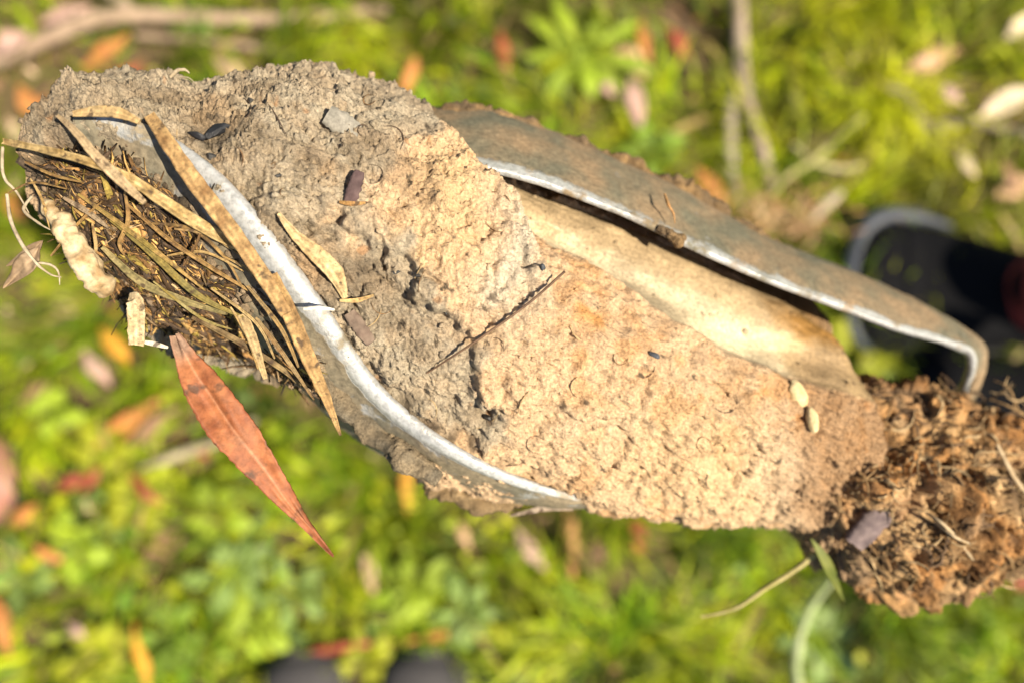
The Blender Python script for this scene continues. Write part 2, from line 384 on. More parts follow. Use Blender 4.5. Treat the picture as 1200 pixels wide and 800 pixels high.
def tube_geo(pts, rad, m=8, nseg=30, seed=0, rough=0.15, freq=10):
    p = resample(pts, nseg); t, s, u = frame_along(p, np.array([0.13, 0.21, 0.97]))
    q = np.linspace(0, 1, nseg); rv = np.interp(q, np.linspace(0, 1, len(rad)), rad)
    a = np.linspace(0, 2 * math.pi, m, endpoint=False); V = np.zeros((nseg, m, 3))
    for k in range(m):
        rr = rv * (1 + rough * 1.5 * noise(np.stack([q * freq, np.cos(a[k]) + 0 * q + seed, np.sin(a[k]) + 0 * q], 1), 3))
        V[:, k] = p + (s * math.cos(a[k]) + u * math.sin(a[k])) * rr[:, None]
    F = grid_faces(nseg, m, True).tolist(); F.append(list(range(m))[::-1]); F.append([(nseg - 1) * m + k for k in range(m)])
    return V.reshape(-1, 3), F, np.repeat(q, m), np.tile(a, nseg)
DIM = .64
def mottled(V, c1, c2, freq=250., seed=0):
    c1 = np.array(c1) * DIM; c2 = np.array(c2) * DIM
    t = np.clip(0.5 + 0.9 * fbm(V * freq, 3, seed), 0, 1)[:, None]; return np.array(c1) * (1 - t) + np.array(c2) * t
def strip(name, pts, width, c1, c2, label, cat, thick=0.0006, mat=None, group=None, parent=None, **kw):
    V, F, q, f = strip_geo(pts, width, thick, **kw)
    C = mottled(V, c1, c2, 300., kw.get('seed', 0)) * (1 + 0.18 * np.sin(f * 11 + 2 * q))[:, None]
    return link(name, raw_mesh(name, V, F, mat or M_STRAW, C), parent, label, cat, group, origin=tuple(pts[0]) if parent is None else None)
def tube(name, pts, rad, c1, c2, label, cat, mat=None, group=None, parent=None, mfreq=300., **kw):
    V, F, q, a = tube_geo(pts, rad, **kw)
    C = mottled(V, c1, c2, mfreq, kw.get('seed', 0))
    return link(name, raw_mesh(name, V, F, mat or M_ROOT, C), parent, label, cat, group, origin=tuple(pts[0]) if parent is None else None)
def leaf_geo(pts, width, thick, up, nseg=30, m=9, shape=None, fold=0.18, curl=0.0, seed=0, serr=0.0, wav=0.05):
    prof = shape or [0.03, 0.35, 0.72, 0.95, 1.0, 0.92, 0.75, 0.5, 0.24, 0.03]
    q = np.linspace(0, 1, nseg); w = np.interp(q, np.linspace(0, 1, len(prof)), prof) * width
    p = resample(pts, nseg); t, s, u = frame_along(p, np.asarray(up, float))
    f = np.linspace(-1, 1, m); V = np.zeros((nseg, 2 * m, 3)); ff = np.zeros((nseg, 2 * m))
    jag = np.random.default_rng(seed).normal(0, serr, (nseg, 2)) if serr else np.zeros((nseg, 2))
    for k in range(m):
        e = w * 0.5 * f[k] * (1 + (jag[:, 0] if f[k] < 0 else jag[:, 1]) * abs(f[k]))
        lift = fold * np.abs(f[k]) * w * .5 + curl * f[k] * w * .5 + wav * width * noise(np.stack([q * 5, 0 * q + f[k] * 1.3, 0 * q + seed], 1), 7)
        b = p + s * e[:, None] + u * lift[:, None]
        V[:, k] = b + u * thick / 2; V[:, 2 * m - 1 - k] = b - u * thick / 2; ff[:, k] = ff[:, 2 * m - 1 - k] = f[k]
    F = grid_faces(nseg, 2 * m, True).tolist(); F.append(list(range(2 * m))[::-1]); F.append([(nseg - 1) * 2 * m + k for k in range(2 * m)])
    return V.reshape(-1, 3), F, np.repeat(q, 2 * m), ff.ravel()

# ================================================================== SOIL CORE
BT = [((28, 222), (36, 165), 5), ((50, 268), (58, 124), 16), ((108, 335), (105, 99), 27), ((158, 392), (190, 91), 33), ((212, 427), (248, 106), 35), ((258, 440), (298, 92), 37),
      ((308, 447), (350, 85), 39), ((388, 480), (432, 105), 41), ((440, 505), (500, 138), 42), ((500, 572), (572, 152), 42), ((600, 588), (662, 182), 41), ((700, 602), (762, 224), 39),
      ((800, 613), (862, 277), 36), ((890, 612), (942, 322), 33), ((935, 615), (975, 358), 30), ((962, 618), (992, 410), 26), ((985, 590), (1005, 450), 14)]
R1 = [(28, 178), (58, 154), (88, 146), (120, 143), (160, 152), (200, 172), (240, 202), (280, 245), (315, 290), (345, 332), (375, 372), (400, 408), (430, 450), (470, 490), (520, 525), (580, 555), (640, 575), (690, 587)]
R2 = [(500, 184), (540, 189), (585, 197), (640, 212), (700, 234), (750, 255), (790, 275), (840, 298), (900, 325), (980, 355), (1060, 385)]
EDGE = [(440, 60), (520, 150), (572, 192), (606, 225), (630, 280), (646, 330), (652, 372), (650, 430)]
def sweep(BT, NS, NA_front, NA_back):
    B = np.array([at(*b) for b, t, h in BT]); T = np.array([at(*t) for b, t, h in BT]); hh = np.array([h for *_, h in BT], float)
    Bs, Ts = resample(B, NS), resample(T, NS); hs = resample(hh[:, None], NS)[:, 0] * 1e-3
    th = np.concatenate([np.linspace(0, math.pi, NA_front), np.linspace(math.pi, 2 * math.pi, NA_back + 2)[1:-1]])
    c = (Bs + Ts) / 2; d = (Ts - Bs) / 2
    V = c[:, None] + np.cos(th)[None, :, None] * d[:, None] + (np.sin(th)[None, :] * hs[:, None])[..., None] * NN
    dn = d / (np.linalg.norm(d, axis=1)[:, None]); wv = np.linalg.norm(d, axis=1)
    Nv = np.cos(th)[None, :, None] * dn[:, None] * hs[:, None, None] + (np.sin(th)[None, :] * wv[:, None])[..., None] * NN
    Nv /= np.linalg.norm(Nv, axis=2)[..., None]
    front = np.tile(np.sin(th) > -0.15, (NS, 1))
    return V.reshape(-1, 3), Nv.reshape(-1, 3), front.ravel(), len(th)
NS = 760
V0, N0, FR, NA = sweep(BT, NS, 400, 70)
PX, PY = project(V0)
# lookup of the undisturbed surface height over the picture
def height_map(V, PX, PY, mask, cell=4):
    g = np.full((int(H / cell) + 20, int(W / cell) + 40), -1e9); ix = np.clip((PX / cell).astype(int) + 10, 0, g.shape[1] - 1); iy = np.clip((PY / cell).astype(int) + 10, 0, g.shape[0] - 1)
    nn = (V - A0) @ NN * 1e3; np.maximum.at(g, (iy[mask], ix[mask]), nn[mask])
    for _ in range(40):
        e = g < -1e8
        if not e.any(): break
        s = np.zeros_like(g); k = np.zeros_like(g)
        for dy, dx in ((0, 1), (0, -1), (1, 0), (-1, 0)):
            sh = np.roll(g, (dy, dx), (0, 1)); ok = sh > -1e8; s += np.where(ok, sh, 0); k += ok
        g = np.where(e & (k > 0), s / np.maximum(k, 1), g)
    def f(px, py): return float(g[int(np.clip(py / cell + 10, 0, g.shape[0] - 1)), int(np.clip(px / cell + 10, 0, g.shape[1] - 1))])
    return f
h_base = height_map(V0, PX, PY, FR)

d1, s1 = sdist(PX, PY, R1); d2, s2 = sdist(PX, PY, R2); de, se = sdist(PX, PY, EDGE)
warp = 14 * fbm(V0 * 90, 3, 31)
mm = np.zeros(len(V0))
fr = FR.astype(float)
mat_m = fr * sstep(2, 22, d1 + warp * .3) * sstep(0.66, 0.58, s1)               # the hollow end full of dry grass
under1 = fr * sstep(0, 8, d1) * sstep(0.5, 0.6, s1)                              # under the lower blade
mm -= 11 * mat_m; mm -= 2.2 * under1
groove = fr * np.exp(-((d1 + 10) / 7) ** 2) * sstep(0.3, 0.4, s1) * sstep(0.98, 0.9, s1)
mm -= groove * (2.0 + 1.8 * fbm(V0 * 130, 2, 12))
right = sstep(-4, 5, -(de + warp * .35))                                         # right of the broken edge
rec = fr * right * sstep(165 + warp, 28, d2) * sstep(1085, 1000, PX)
mm -= 8 * rec
smw0 = np.interp(PX, [600, 700, 800, 900, 990], [34, 56, 80, 96, 90])
mm -= fr * right * 3.6 * sstep(7, -9, d2 + .45 * warp - smw0) * sstep(560, 640, PX) * sstep(1010, 970, PX)
mm -= fr * right * 1.2 * sstep(40, 0, d2)
smw = np.interp(PX, [600, 700, 800, 900, 990], [34, 56, 80, 96, 90])
smear = fr * right * sstep(4, -6, d2 + .45 * warp - smw) * (d2 > -30) * sstep(575, 600, PX)
lip = fr * np.exp(-((de - 10) / 14) ** 2) * (de > -6) * sstep(170, 110, d2)
mm += 1.8 * lip
FOLD = [(398, 232), (404, 262), (440, 280), (478, 296), (490, 322), (486, 346), (524, 370), (552, 388), (566, 420), (560, 455), (580, 490), (562, 525), (540, 545)]
dfo, sf = sdist(PX, PY, FOLD); grey_side = dfo + .5 * warp + 9 * fbm(V0 * 260, 2, 84)
fold_m = fr * sstep(-2, 6, grey_side) * sstep(130, 30, grey_side) * sstep(0, .08, sf) * sstep(1, .92, sf)
mm -= 3.0 * fold_m
mm += 1.0 * fr * np.exp(-((grey_side + 8) / 8) ** 2) * sstep(0, .1, sf) * sstep(1, .9, sf)
# clay texture: torn flakes upper left, granular crumbs in the middle
lay_m = fr * right * sstep(-5, 12, d2 - np.interp(PX, [600, 700, 800, 900, 990], [34, 56, 80, 96, 90])) * sstep(185, 140, d2 + .5 * warp) * (PX > 610)
rough = 1 - .90 * smear - .30 * lay_m * (1 - smear)
streak_dir = (at(470, 200) - at(330, 120)); streak_dir /= np.linalg.norm(streak_dir)
al = V0 @ streak_dir
Vs = V0 - streak_dir[None] * (al * 0.76)[:, None]
torn = fr * sstep(560, 430, PX + .55 * PY - 60)
mm += rough * (2.2 * fbm(V0 * 55, 3, 1) + 1.5 * fbm(V0 * 150, 4, 2, .55))
mm -= rough * 1.4 * np.clip(.22 - np.abs(noise(V0 * 125 + .35 * fbm(V0 * 160, 2, 91)[:, None], 92)), 0, 1) * 2.2 * sstep(-.35, .3, noise(V0 * 60, 93))
w1, w2, wid, wt = worley(Vs * 400 + .7 * fbm(V0 * 260, 3, 6)[:, None], 4, True)
mm += rough * torn * (1.0 * np.clip(w2 - w1, 0, .5) + 1.1 * (wid - .5) + 1.3 * wt)
v1, v2, vid, vt = worley(V0 * 240 + .6 * fbm(V0 * 200, 3, 16)[:, None], 17, True)
zone = sstep(-.25, .35, noise(V0 * 70, 94))
mm += rough * (1 - .5 * torn) * (.5 + .7 * zone) * (.75 * vt + .45 * (vid - .5) + .35 * np.clip(v2 - v1, 0, .35))
g1, g2, gid, gt_ = worley(V0 * 560 + .7 * fbm(V0 * 350, 3, 7)[:, None], 5, True)
mm += rough * (1 - .4 * torn) * (.5 + .6 * zone) * (.40 * gt_ + .22 * (gid - .5) + .22 * np.clip(g2 - g1, 0, .4))
fine = .45 + .9 * sstep(-.35, .4, noise(V0 * 85, 96))
k1, k2, kid, kt = worley(V0 * 1250 + .5 * fbm(V0 * 700, 2, 8)[:, None], 15, True)
mm += rough * fine * (.50 * kt + .42 * (kid - .5) + .30 * np.clip(k2 - k1, 0, .5))
mm += rough * .50 * fbm(V0 * 800, 2, 18)
o1, o2, oid, ot = worley(V0 * 105 + .8 * fbm(V0 * 110, 3, 85)[:, None], 86, True)
mm -= rough * 1.9 * (oid > .74) * sstep(.0, .10, o2 - o1) * (.6 + .8 * ot)
mm -= rough * .9 * sstep(.05, .0, o2 - o1) * (noise(V0 * 50, 87) > -.05)
rg = 1 - 2 * np.abs(noise(Vs * 330 + .3 * fbm(V0 * 300, 2, 19)[:, None], 20)); mm += rough * (.35 + .5 * torn) * rg
# little hollows where crumbs broke out
ph = fbm(Vs * 200, 3, 51, .65); pit = sstep(.52, .95, ph); mm -= rough * pit * 2.0
crk = np.abs(fbm(V0 * 120 + .4 * fbm(V0 * 250, 2, 9)[:, None], 2, 57)); ck = sstep(.030, .0, crk) * sstep(.0, .35, noise(V0 * 45, 53)); mm -= rough * ck * 1.3
mm += smear * (.6 * fbm(V0 * 90, 3, 99) - 3.0 * np.exp(-((d2 - .5 * smw) / (.38 * smw)) ** 2))
# striations scraped into the right flank of the broken edge
fl = fr * np.exp(-((PX - 590) / 60) ** 2 - ((PY - 280) / 80) ** 2)
sv = V0 @ PP * .45 + V0 @ AX; mm += fl * 2.4 * noise(np.stack([sv * 300, V0 @ PP * 60, V0 @ NN * 90], 1), 54)
# layered band between the smear and the crumbs
band = fr * right * sstep(-5, 12, d2 - smw) * sstep(190, 150, d2) * (PX > 620)
lay = (d2 + warp * .8) * .13; mm += band * .9 * noise(np.stack([lay, PX * .012, 0 * lay], 1), 55)
for (x, y, r_, dep) in ((572, 492, 14, 4), (545, 520, 10, 3), (492, 470, 12, 3), (470, 350, 16, 2.5), (250, 160, 22, 3.0), (700, 505, 9, 2.), (845, 470, 14, 2.5), (215, 190, 20, 2), (392, 235, 10, 1.5), (330, 215, 16, 1.6), (455, 330, 9, 2), (520, 370, 8, 2)):
    wob = 1 + .5 * noise(V0 * 260 + x, 56)
    mm -= fr * dep * np.exp(-(((PX - x) ** 2 + ((PY - y) * 1.2) ** 2) / (r_ * wob) ** 2))
mm += (1 - fr) * (1.5 * fbm(V0 * 90, 3, 14))
V1 = V0 + N0 * (mm * 1e-3)[:, None]

# soil colours (grey clay, tan clay, ochre seams, dark humus, plus shade painted into some zones)
GREY = np.array([.262, .222, .162]); DGREY = np.array([.160, .128, .086]); TAN = np.array([.60, .425, .225]); YEL = np.array([.68, .48, .24]); PALE = np.array([.58, .49, .37]); OCH = np.array([.42, .22, .085]); HUM_SHADE = np.array([.045, .030, .018]); SMR = np.array([.46, .37, .24])
GREY, DGREY = GREY * 1.5, DGREY * 1.25
GREY, DGREY, TAN, YEL, PALE, OCH, SMR = [c_ * .78 for c_ in (GREY, DGREY, TAN * np.array([1, .97, 1.10]), YEL * np.array([1, .97, 1.05]), PALE, OCH, SMR)]
wx, wy = PX + 22 * fbm(V0 * 60, 3, 23), PY + 22 * fbm(V0 * 60, 3, 24)
gz = np.clip(blobs(wx, wy, [(150, 120, 160, 70, 1.3), (330, 150, 150, 90, 1.25), (300, 240, 80, 70, .8), (450, 110, 90, 40, .9), (460, 330, 55, 75, .9), (500, 430, 70, 60, 1.15), (420, 390, 60, 60, 1.), (560, 500, 40, 40, .8), (470, 500, 60, 60, .9), (200, 400, 160, 60, 1.2), (440, 480, 60, 60, .6)]), 0, 1)
gz = sstep(.38, .70, gz + .26 * fbm(V0 * 130, 4, 25)) * .95
col = TAN[None] * np.ones((len(V0), 1))
ochz = sstep(.12, .5, fbm(V0 * 80, 3, 26)) * sstep(560, 700, PX) * .55 + .6 * band * sstep(-.1, .4, noise(V0 * 150, 27))
col = col * (1 - ochz[:, None]) + OCH * 1.25 * ochz[:, None]
bz = (lay_m * .55 * sstep(-.3, .4, fbm(V0 * 110, 3, 55)))[:, None]; col = col * (1 - bz) + np.array([.33, .215, .125]) * bz
yz = np.clip(blobs(wx, wy, [(530, 215, 38, 55, 1.), (460, 290, 60, 30, .6), (800, 520, 120, 60, .5), (860, 580, 90, 40, .5)]), 0, 1)[:, None]; col = col * (1 - yz) + YEL * yz
pz = np.clip(blobs(wx, wy, [(615, 290, 30, 70, .9), (590, 350, 30, 40, .6), (700, 500, 50, 30, .35), (930, 560, 40, 60, .4)]), 0, 1)[:, None]; col = col * (1 - pz) + PALE * pz
gm = GREY * 1.0 + (TAN * .75 - GREY) * (.38 * np.clip(.4 + fbm(V0 * 130, 3, 28), 0, 1))[:, None]
dk = sstep(.1, .5, fbm(V0 * 120, 3, 29))[:, None]; gm = gm * (1 - .55 * dk) + DGREY * .55 * dk
col = col * (1 - gz[:, None]) + gm * gz[:, None]
up_ = (fr * sstep(560, 380, PX + .9 * PY) * .35 * np.clip(.6 + fbm(V0 * 110, 3, 83), 0, 1))[:, None]; col = col * (1 - up_) + np.array([.17, .125, .075]) * up_
crev_shade = (fr * sstep(.05, .45, fbm(Vs * 75, 4, 101)) * sstep(640, 520, PX + .25 * PY) * .42)[:, None]; col = col * (1 - crev_shade) + np.array([.135, .092, .052]) * crev_shade  # dark streaks in the colour stand in for shaded crevices
dm2 = (fr * sstep(.25, .6, fbm(V0 * 70, 4, 102)) * .42 * (1 - smear))[:, None]; col = col * (1 - dm2) + np.array([.26, .165, .085]) * dm2
hum_shade = np.clip(1.0 * mat_m + .9 * np.exp(-((d1 + 9) / 6) ** 2) * sstep(.3, .5, s1) * sstep(.95, .85, s1) * sstep(-.1, .3, noise(V0 * 200, 32)) + blobs(wx, wy, [(250, 165, 26, 16, 1.), (420, 315, 22, 26, .7), (572, 492, 10, 10, .7), (60, 140, 30, 40, .5)]), 0, 1)[:, None]  # humus in the mat; gap along the lip and pits shaded in colour
hum_shade = hum_shade * np.clip(.75 + .5 * fbm(V0 * 180, 2, 33), .3, 1)[:, None]
col = col * (1 - hum_shade) + HUM_SHADE * hum_shade
eo = (sstep(900, 960, wx) * .75)[:, None]; col = col * (1 - eo) + np.array([.25, .145, .07]) * eo
lower_end = (mat_m * sstep(10, 45, PY - (290 + .45 * PX)))[:, None]; col = col * (1 - lower_end) + GREY * .9 * lower_end
sm = smear[:, None]; rim_shade_rust = (sstep(34, 4, d2 + 12 * fbm(V0 * 120, 3, 39)) * .6 + sstep(900, 985, PX + 40 * fbm(V0 * 60, 3, 103)) * .9)[:, None]; col = col * (1 - sm) + (SMR * (1 + .22 * fbm(V0 * 75, 3, 34) + .25 * fbm(V0 * 60, 2, 37))[:, None] * (1 - .35 * sstep(.0, .5, noise(V0 * 45, 38)))[:, None] + np.array([.30, .245, .15]) * blobs(PX + 16 * fbm(V0 * 80, 3, 97), PY + 12 * fbm(V0 * 90, 3, 98), [(885, 385, 95, 26, 1.), (640, 240, 60, 14, .3)])[:, None]) * (1 - rim_shade_rust * np.array([.30, .42, .55])) * sm  # smear shading painted in: darker under rim, brighter patch right; rusty far end
chips = .9 * sstep(.55, .68, noise(V0 * 300 + .5 * fbm(V0 * 500, 2, 104)[:, None], 35)) * sstep(720, 520, PX) * 1.0 + .9 * sstep(.70, .76, noise(V0 * 330, 35)) * sstep(520, 720, PX)
chips = chips[:, None] * (1 - sm); col = col * (1 - chips) + np.array([.06, .045, .03]) * chips
oc = .55 * sstep(.56, .74, noise(V0 * 260, 36))[:, None] * (1 - sm); col = col * (1 - oc) + np.array([.30, .14, .05]) * oc
col = col * (1 + .16 * (gid - .5) + .14 * (kid - .5))[:, None]
core = link('soil_core', raw_mesh('soil_core', V1, grid_faces(NS, NA, True), M_SOIL, np.clip(col, .01, .8), {'gloss': smear}), label='core of grey and tan clay soil packed between the auger blades', cat='soil core')
P1X, P1Y = project(V1)
h_core = height_map(V1, P1X, P1Y, FR, 3)
def on(px, py, up=0.6): return at(px, py, h_core(px, py) + up)

# loose crumbs stuck all over the core and its outline
def crumb_bag(spots, seed, pal, smin, smax):
    r = np.random.default_rng(seed); bag = Bag()
    ico = np.array([[0, 0, 1], [.89, 0, .45], [.28, .85, .45], [-.72, .53, .45], [-.72, -.53, .45], [.28, -.85, .45], [.72, .53, -.45], [-.28, .85, -.45], [-.89, 0, -.45], [-.28, -.85, -.45], [.72, -.53, -.45], [0, 0, -1]])
    fc = np.array([[0, 1, 2], [0, 2, 3], [0, 3, 4], [0, 4, 5], [0, 5, 1], [1, 6, 2], [2, 7, 3], [3, 8, 4], [4, 9, 5], [5, 10, 1], [2, 6, 7], [3, 7, 8], [4, 8, 9], [5, 9, 10], [1, 10, 6], [6, 11, 7], [7, 11, 8], [8, 11, 9], [9, 11, 10], [10, 11, 6]])
    for p, c in spots:
        s = r.uniform(smin, smax) * r.choice([.6, 1, 1, 1.6]); Mx = r.normal(size=(3, 3)); q, _ = np.linalg.qr(Mx)
        v = (ico * r.uniform(.65, 1.25, (12, 1)) * np.array([1, r.uniform(.6, 1), r.uniform(.45, .9)])) @ q * s
        bag.add(v + p, fc, np.array(c) * r.uniform(.75, 1.2))
    return bag
r = np.random.default_rng(3)
sm_i = r.choice(np.where(FR & (smear > .5))[0], 90, replace=False)
cand = np.where(FR & (smear < .1) & (mat_m < .2))[0]; pick = r.choice(cand, 420, replace=False)
sil = np.where(FR & (np.abs(N0 @ NN) < .35) & (PX > 60))[0]; pick = np.concatenate([pick, r.choice(sil, 380, replace=False), sm_i])
link('crumbs', crumb_bag([(V1[i] - N0[i] * .0002, col[i]) for i in pick], 4, None, .0004, .0011).mesh('crumbs', M_SOIL, False), core, kind='stuff')

hb = Bag()
for k in range(110):
    x, y = r.uniform(190, 900), r.uniform(110, 590); a = r.uniform(0, 6.28); L = r.uniform(10, 42); cv = r.normal(0, 1.6)
    d1_, _ = sdist(np.array([x]), np.array([y]), R1)
    if d1_[0] > -15 or h_core(x, y) < 8 or (x > 590 and y < 215 + .42 * (x - 585) + 130): continue
    q_ = [(x + L * t * math.cos(a + cv * t), y + L * t * math.sin(a + cv * t)) for t in np.linspace(-.5, .5, 6)]
    V, F, q, f = strip_geo([on(u_, v_, r.uniform(-.1, .35)) for u_, v_ in q_], [.00008, r.uniform(.00016, .0004), .00008], .0002, m=2, nseg=12, seed=k); hb.add(V, np.array([g for g in F if len(g) == 4]), np.array([(.16, .09, .04), (.40, .28, .14), (.07, .045, .03)][k % 3]))
link('root_hairs', hb.mesh('root_hairs', M_STRAW), core, kind='stuff')

# ================================================================== SOIL CLOD on the shaft
BC = [((925, 600), (935, 480), 20), ((948, 650), (958, 456), 30), ((1000, 690), (1025, 448), 33), ((1060, 700), (1075, 450), 33), ((1105, 702), (1120, 470), 28), ((1150, 668), (1160, 482), 27),
      ((1200, 648), (1205, 490), 26), ((1260, 640), (1262, 515), 23), ((1320, 630), (1322, 540), 18), ((1360, 610), (1362, 570), 8)]
NSC = 420
VC, NC, FC, NAC = sweep(BC, NSC, 250, 60)
cm = 4.0 * fbm(VC * 45, 3, 71)
a1, a2, aid, at_ = worley(VC * 95 + .6 * fbm(VC * 90, 3, 72)[:, None], 73, True); b1, b2, bid, bt_ = worley(VC * 230 + .6 * fbm(VC * 200, 3, 76)[:, None], 74, True); c1_, c2_, cid, ct_ = worley(VC * 620 + .5 * fbm(VC * 400, 2, 79)[:, None], 75, True)
cm += 3.0 * np.clip(a2 - a1, 0, .6) + 4.5 * (aid - .5) + 4.0 * at_ + .7 * np.clip(b2 - b1, 0, .5) + .7 * (bid - .5) + .9 * bt_ + .35 * ct_ + .3 * (cid - .5) + 1.0 * fbm(VC * 260, 3, 78)
cpx, cpy = project(VC)
for (x, y, r_, dep) in ((1042, 540, 16, 7), (1018, 605, 14, 4), (1070, 500, 25, 4), (1150, 560, 16, 5), (1010, 480, 20, 3), (1110, 600, 12, 4)):
    cm -= FC * dep * np.exp(-(((cpx - x) ** 2 + (cpy - y) ** 2) / r_ ** 2))
VC1 = VC + NC * ((cm - 2.5) * 1e-3)[:, None]
pal = np.array([[.36, .22, .10], [.42, .28, .14], [.24, .13, .06], [.30, .24, .17], [.16, .09, .045], [.46, .31, .16], [.34, .17, .06]])
ct2 = np.clip(.5 + .9 * fbm(VC * 42, 3, 80), 0, .999); ramp = np.array([[.10, .058, .03], [.22, .12, .05], [.38, .20, .075], [.34, .22, .11], [.46, .33, .19], [.30, .20, .12]])
cx_ = ct2 * 5; ci_ = cx_.astype(int); cf_ = (cx_ - ci_)[:, None]; smooth_c = ramp[ci_] * (1 - cf_) + ramp[np.minimum(ci_ + 1, 5)] * cf_
cc = pal[(aid * 6.99).astype(int)] * .30 + smooth_c * .70
cc = cc * (1 - .6 * sstep(.0, .5, fbm(VC * 55, 3, 77)))[:, None] * (.85 + .3 * cid)[:, None] * np.array([1.06, .98, .86])
tanz = sstep(1050, 945, cpx + 60 * fbm(VC * 70, 3, 89))[:, None]; cc = cc * (1 - .7 * tanz) + TAN * .8 * .7 * tanz
h_clod = height_map(VC1, *project(VC1), FC, 3)
clod = link('soil_clod', raw_mesh('soil_clod', VC1, grid_faces(NSC, NAC, True), M_SOIL, np.clip(cc, .01, .8), {'gloss': np.zeros(len(VC))}), label='crumbly orange brown soil clod clinging round the auger shaft', cat='soil clod')
cand = np.where(FC)[0]; pk = np.concatenate([r.choice(cand, 700, replace=False), r.choice(np.where(FC & (cpx < 985))[0], 260, replace=False)])
link('crumbs', crumb_bag([(VC1[i] + NC[i] * .0003, cc[i]) for i in pk], 14, None, .0004, .0012).mesh('crumbs', M_SOIL, False), clod, kind='stuff')
fb = Bag()
for k in range(260):
    x, y = r.uniform(960, 1230), r.uniform(455, 690); a = r.normal(.5, .9); L = r.uniform(15, 60); cv = r.normal(0, 1.2)
    p = [at(x + L * t * math.cos(a + cv * t), y + L * t * math.sin(a + cv * t), h_clod(x + L * t * math.cos(a + cv * t), y + L * t * math.sin(a + cv * t)) + r.uniform(-.6, 1.6)) for t in np.linspace(-.5, .5, 5)]
    V, F, q, f = strip_geo(p, [.0002, r.uniform(.0004, .0012), .0002], .0002, m=2, nseg=9, seed=k, roll=r.normal(0, .6)); fb.add(V, np.array([g for g in F if len(g) == 4]), np.array([(.26, .16, .07), (.12, .07, .035), (.36, .25, .13)][k % 3]) * r.uniform(.5, 1.1))
link('root_fibres', fb.mesh('root_fibres', M_STRAW), clod, kind='stuff')
def onc(px, py, up=.6): return at(px, py, h_clod(px, py) + up)

# ================================================================== AUGER
auger = empty('soil_auger', at(640, 380), 'steel hand soil auger with two curved blades caked in clay', 'auger')
def blade(rim, back, wrap, thick, mud_rim, mud_face, seed, cr_amp=.46, nst=240, mf=40, flip=1, lip=.12, bulge=0., tint=(.30, .25, .17), tint2=(.40, .26, .13)):
    Rm, Bk, Wk, th = resample(rim, nst), resample(back, nst), resample(wrap, nst), resample(np.array(thick)[:, None], nst)[:, 0]
    q = np.linspace(0, 1, mf)
    # smooth sheet through rim, back and wrap
    S = np.zeros((nst, mf, 3))
    for k, t in enumerate(q):
        a = (t - .5) * (t - 1) * 2; b = -t * (t - 1) * 4; c = t * (t - .5) * 2
        S[:, k] = Rm * a + Bk * b + Wk * c
    du = np.gradient(S, axis=0); dv = np.gradient(S, axis=1); Nn = np.cross(du, dv) * flip; Nn /= np.linalg.norm(Nn, axis=2)[..., None] + 1e-12
    th = th[:, None]
    inner = S - Nn * th[..., None]
    e = -dv[:, 0]; e /= np.linalg.norm(e, axis=1)[:, None]
    cap = []
    for k, a in enumerate(np.linspace(0, math.pi, 9)[1:-1]):
        mid = S[:, 0] - Nn[:, 0] * th / 2
        cap.append(mid + Nn[:, 0] * th / 2 * math.cos(a) + e * (th * .42) * math.sin(a) ** .7)
    loop = np.concatenate([S[:, ::-1], np.stack(cap, 1), inner], 1); m = loop.shape[1]
    Lp = loop.reshape(-1, 3)
    on_face = np.concatenate([np.ones(mf), np.zeros(len(cap)), np.ones(mf)]); edge = np.concatenate([q[::-1], np.zeros(len(cap)), q])
    fade = sstep(lip * .8, lip * 1.3, edge)
    mr_ = np.interp(np.linspace(0, 1, nst), np.linspace(0, 1, len(mud_rim)), mud_rim)[:, None]
    mud = (mr_ * (1 - fade)[None] + mud_face * fade[None]).ravel()
    crust = np.clip(fbm(Lp * 130, 3, seed), -1, 1); mudv = mud + cr_amp * crust
    dnn = np.concatenate([Nn[:, ::-1], np.stack([Nn[:, 0] * 0 + e] * len(cap), 1), -Nn], 1).reshape(-1, 3)
    dents = .30 * fbm(Lp * 90, 2, seed + 5) + .35 * np.minimum(fbm(Lp * 330, 2, seed + 6) + .1, 0) + .9 * np.clip(mudv - .45, 0, 1) * (.5 + fbm(Lp * 500, 3, seed + 7))
    if bulge: dents = dents + np.tile(bulge * sstep(lip * 1.5, lip * .5, edge), nst)
    Lp = Lp + dnn * (dents * 1e-3)[:, None]
    t = np.clip(.5 + fbm(Lp * 70, 3, seed + 9), 0, 1)[:, None]; C = np.array(tint) * (1 - t) + np.array(tint2) * t
    F = grid_faces(nst, m, True).tolist(); F.append(list(range(m))[::-1]); F.append([(nst - 1) * m + k for k in range(m)])
    return raw_mesh('blade', Lp, F, M_METAL, C, {'mud': mudv})
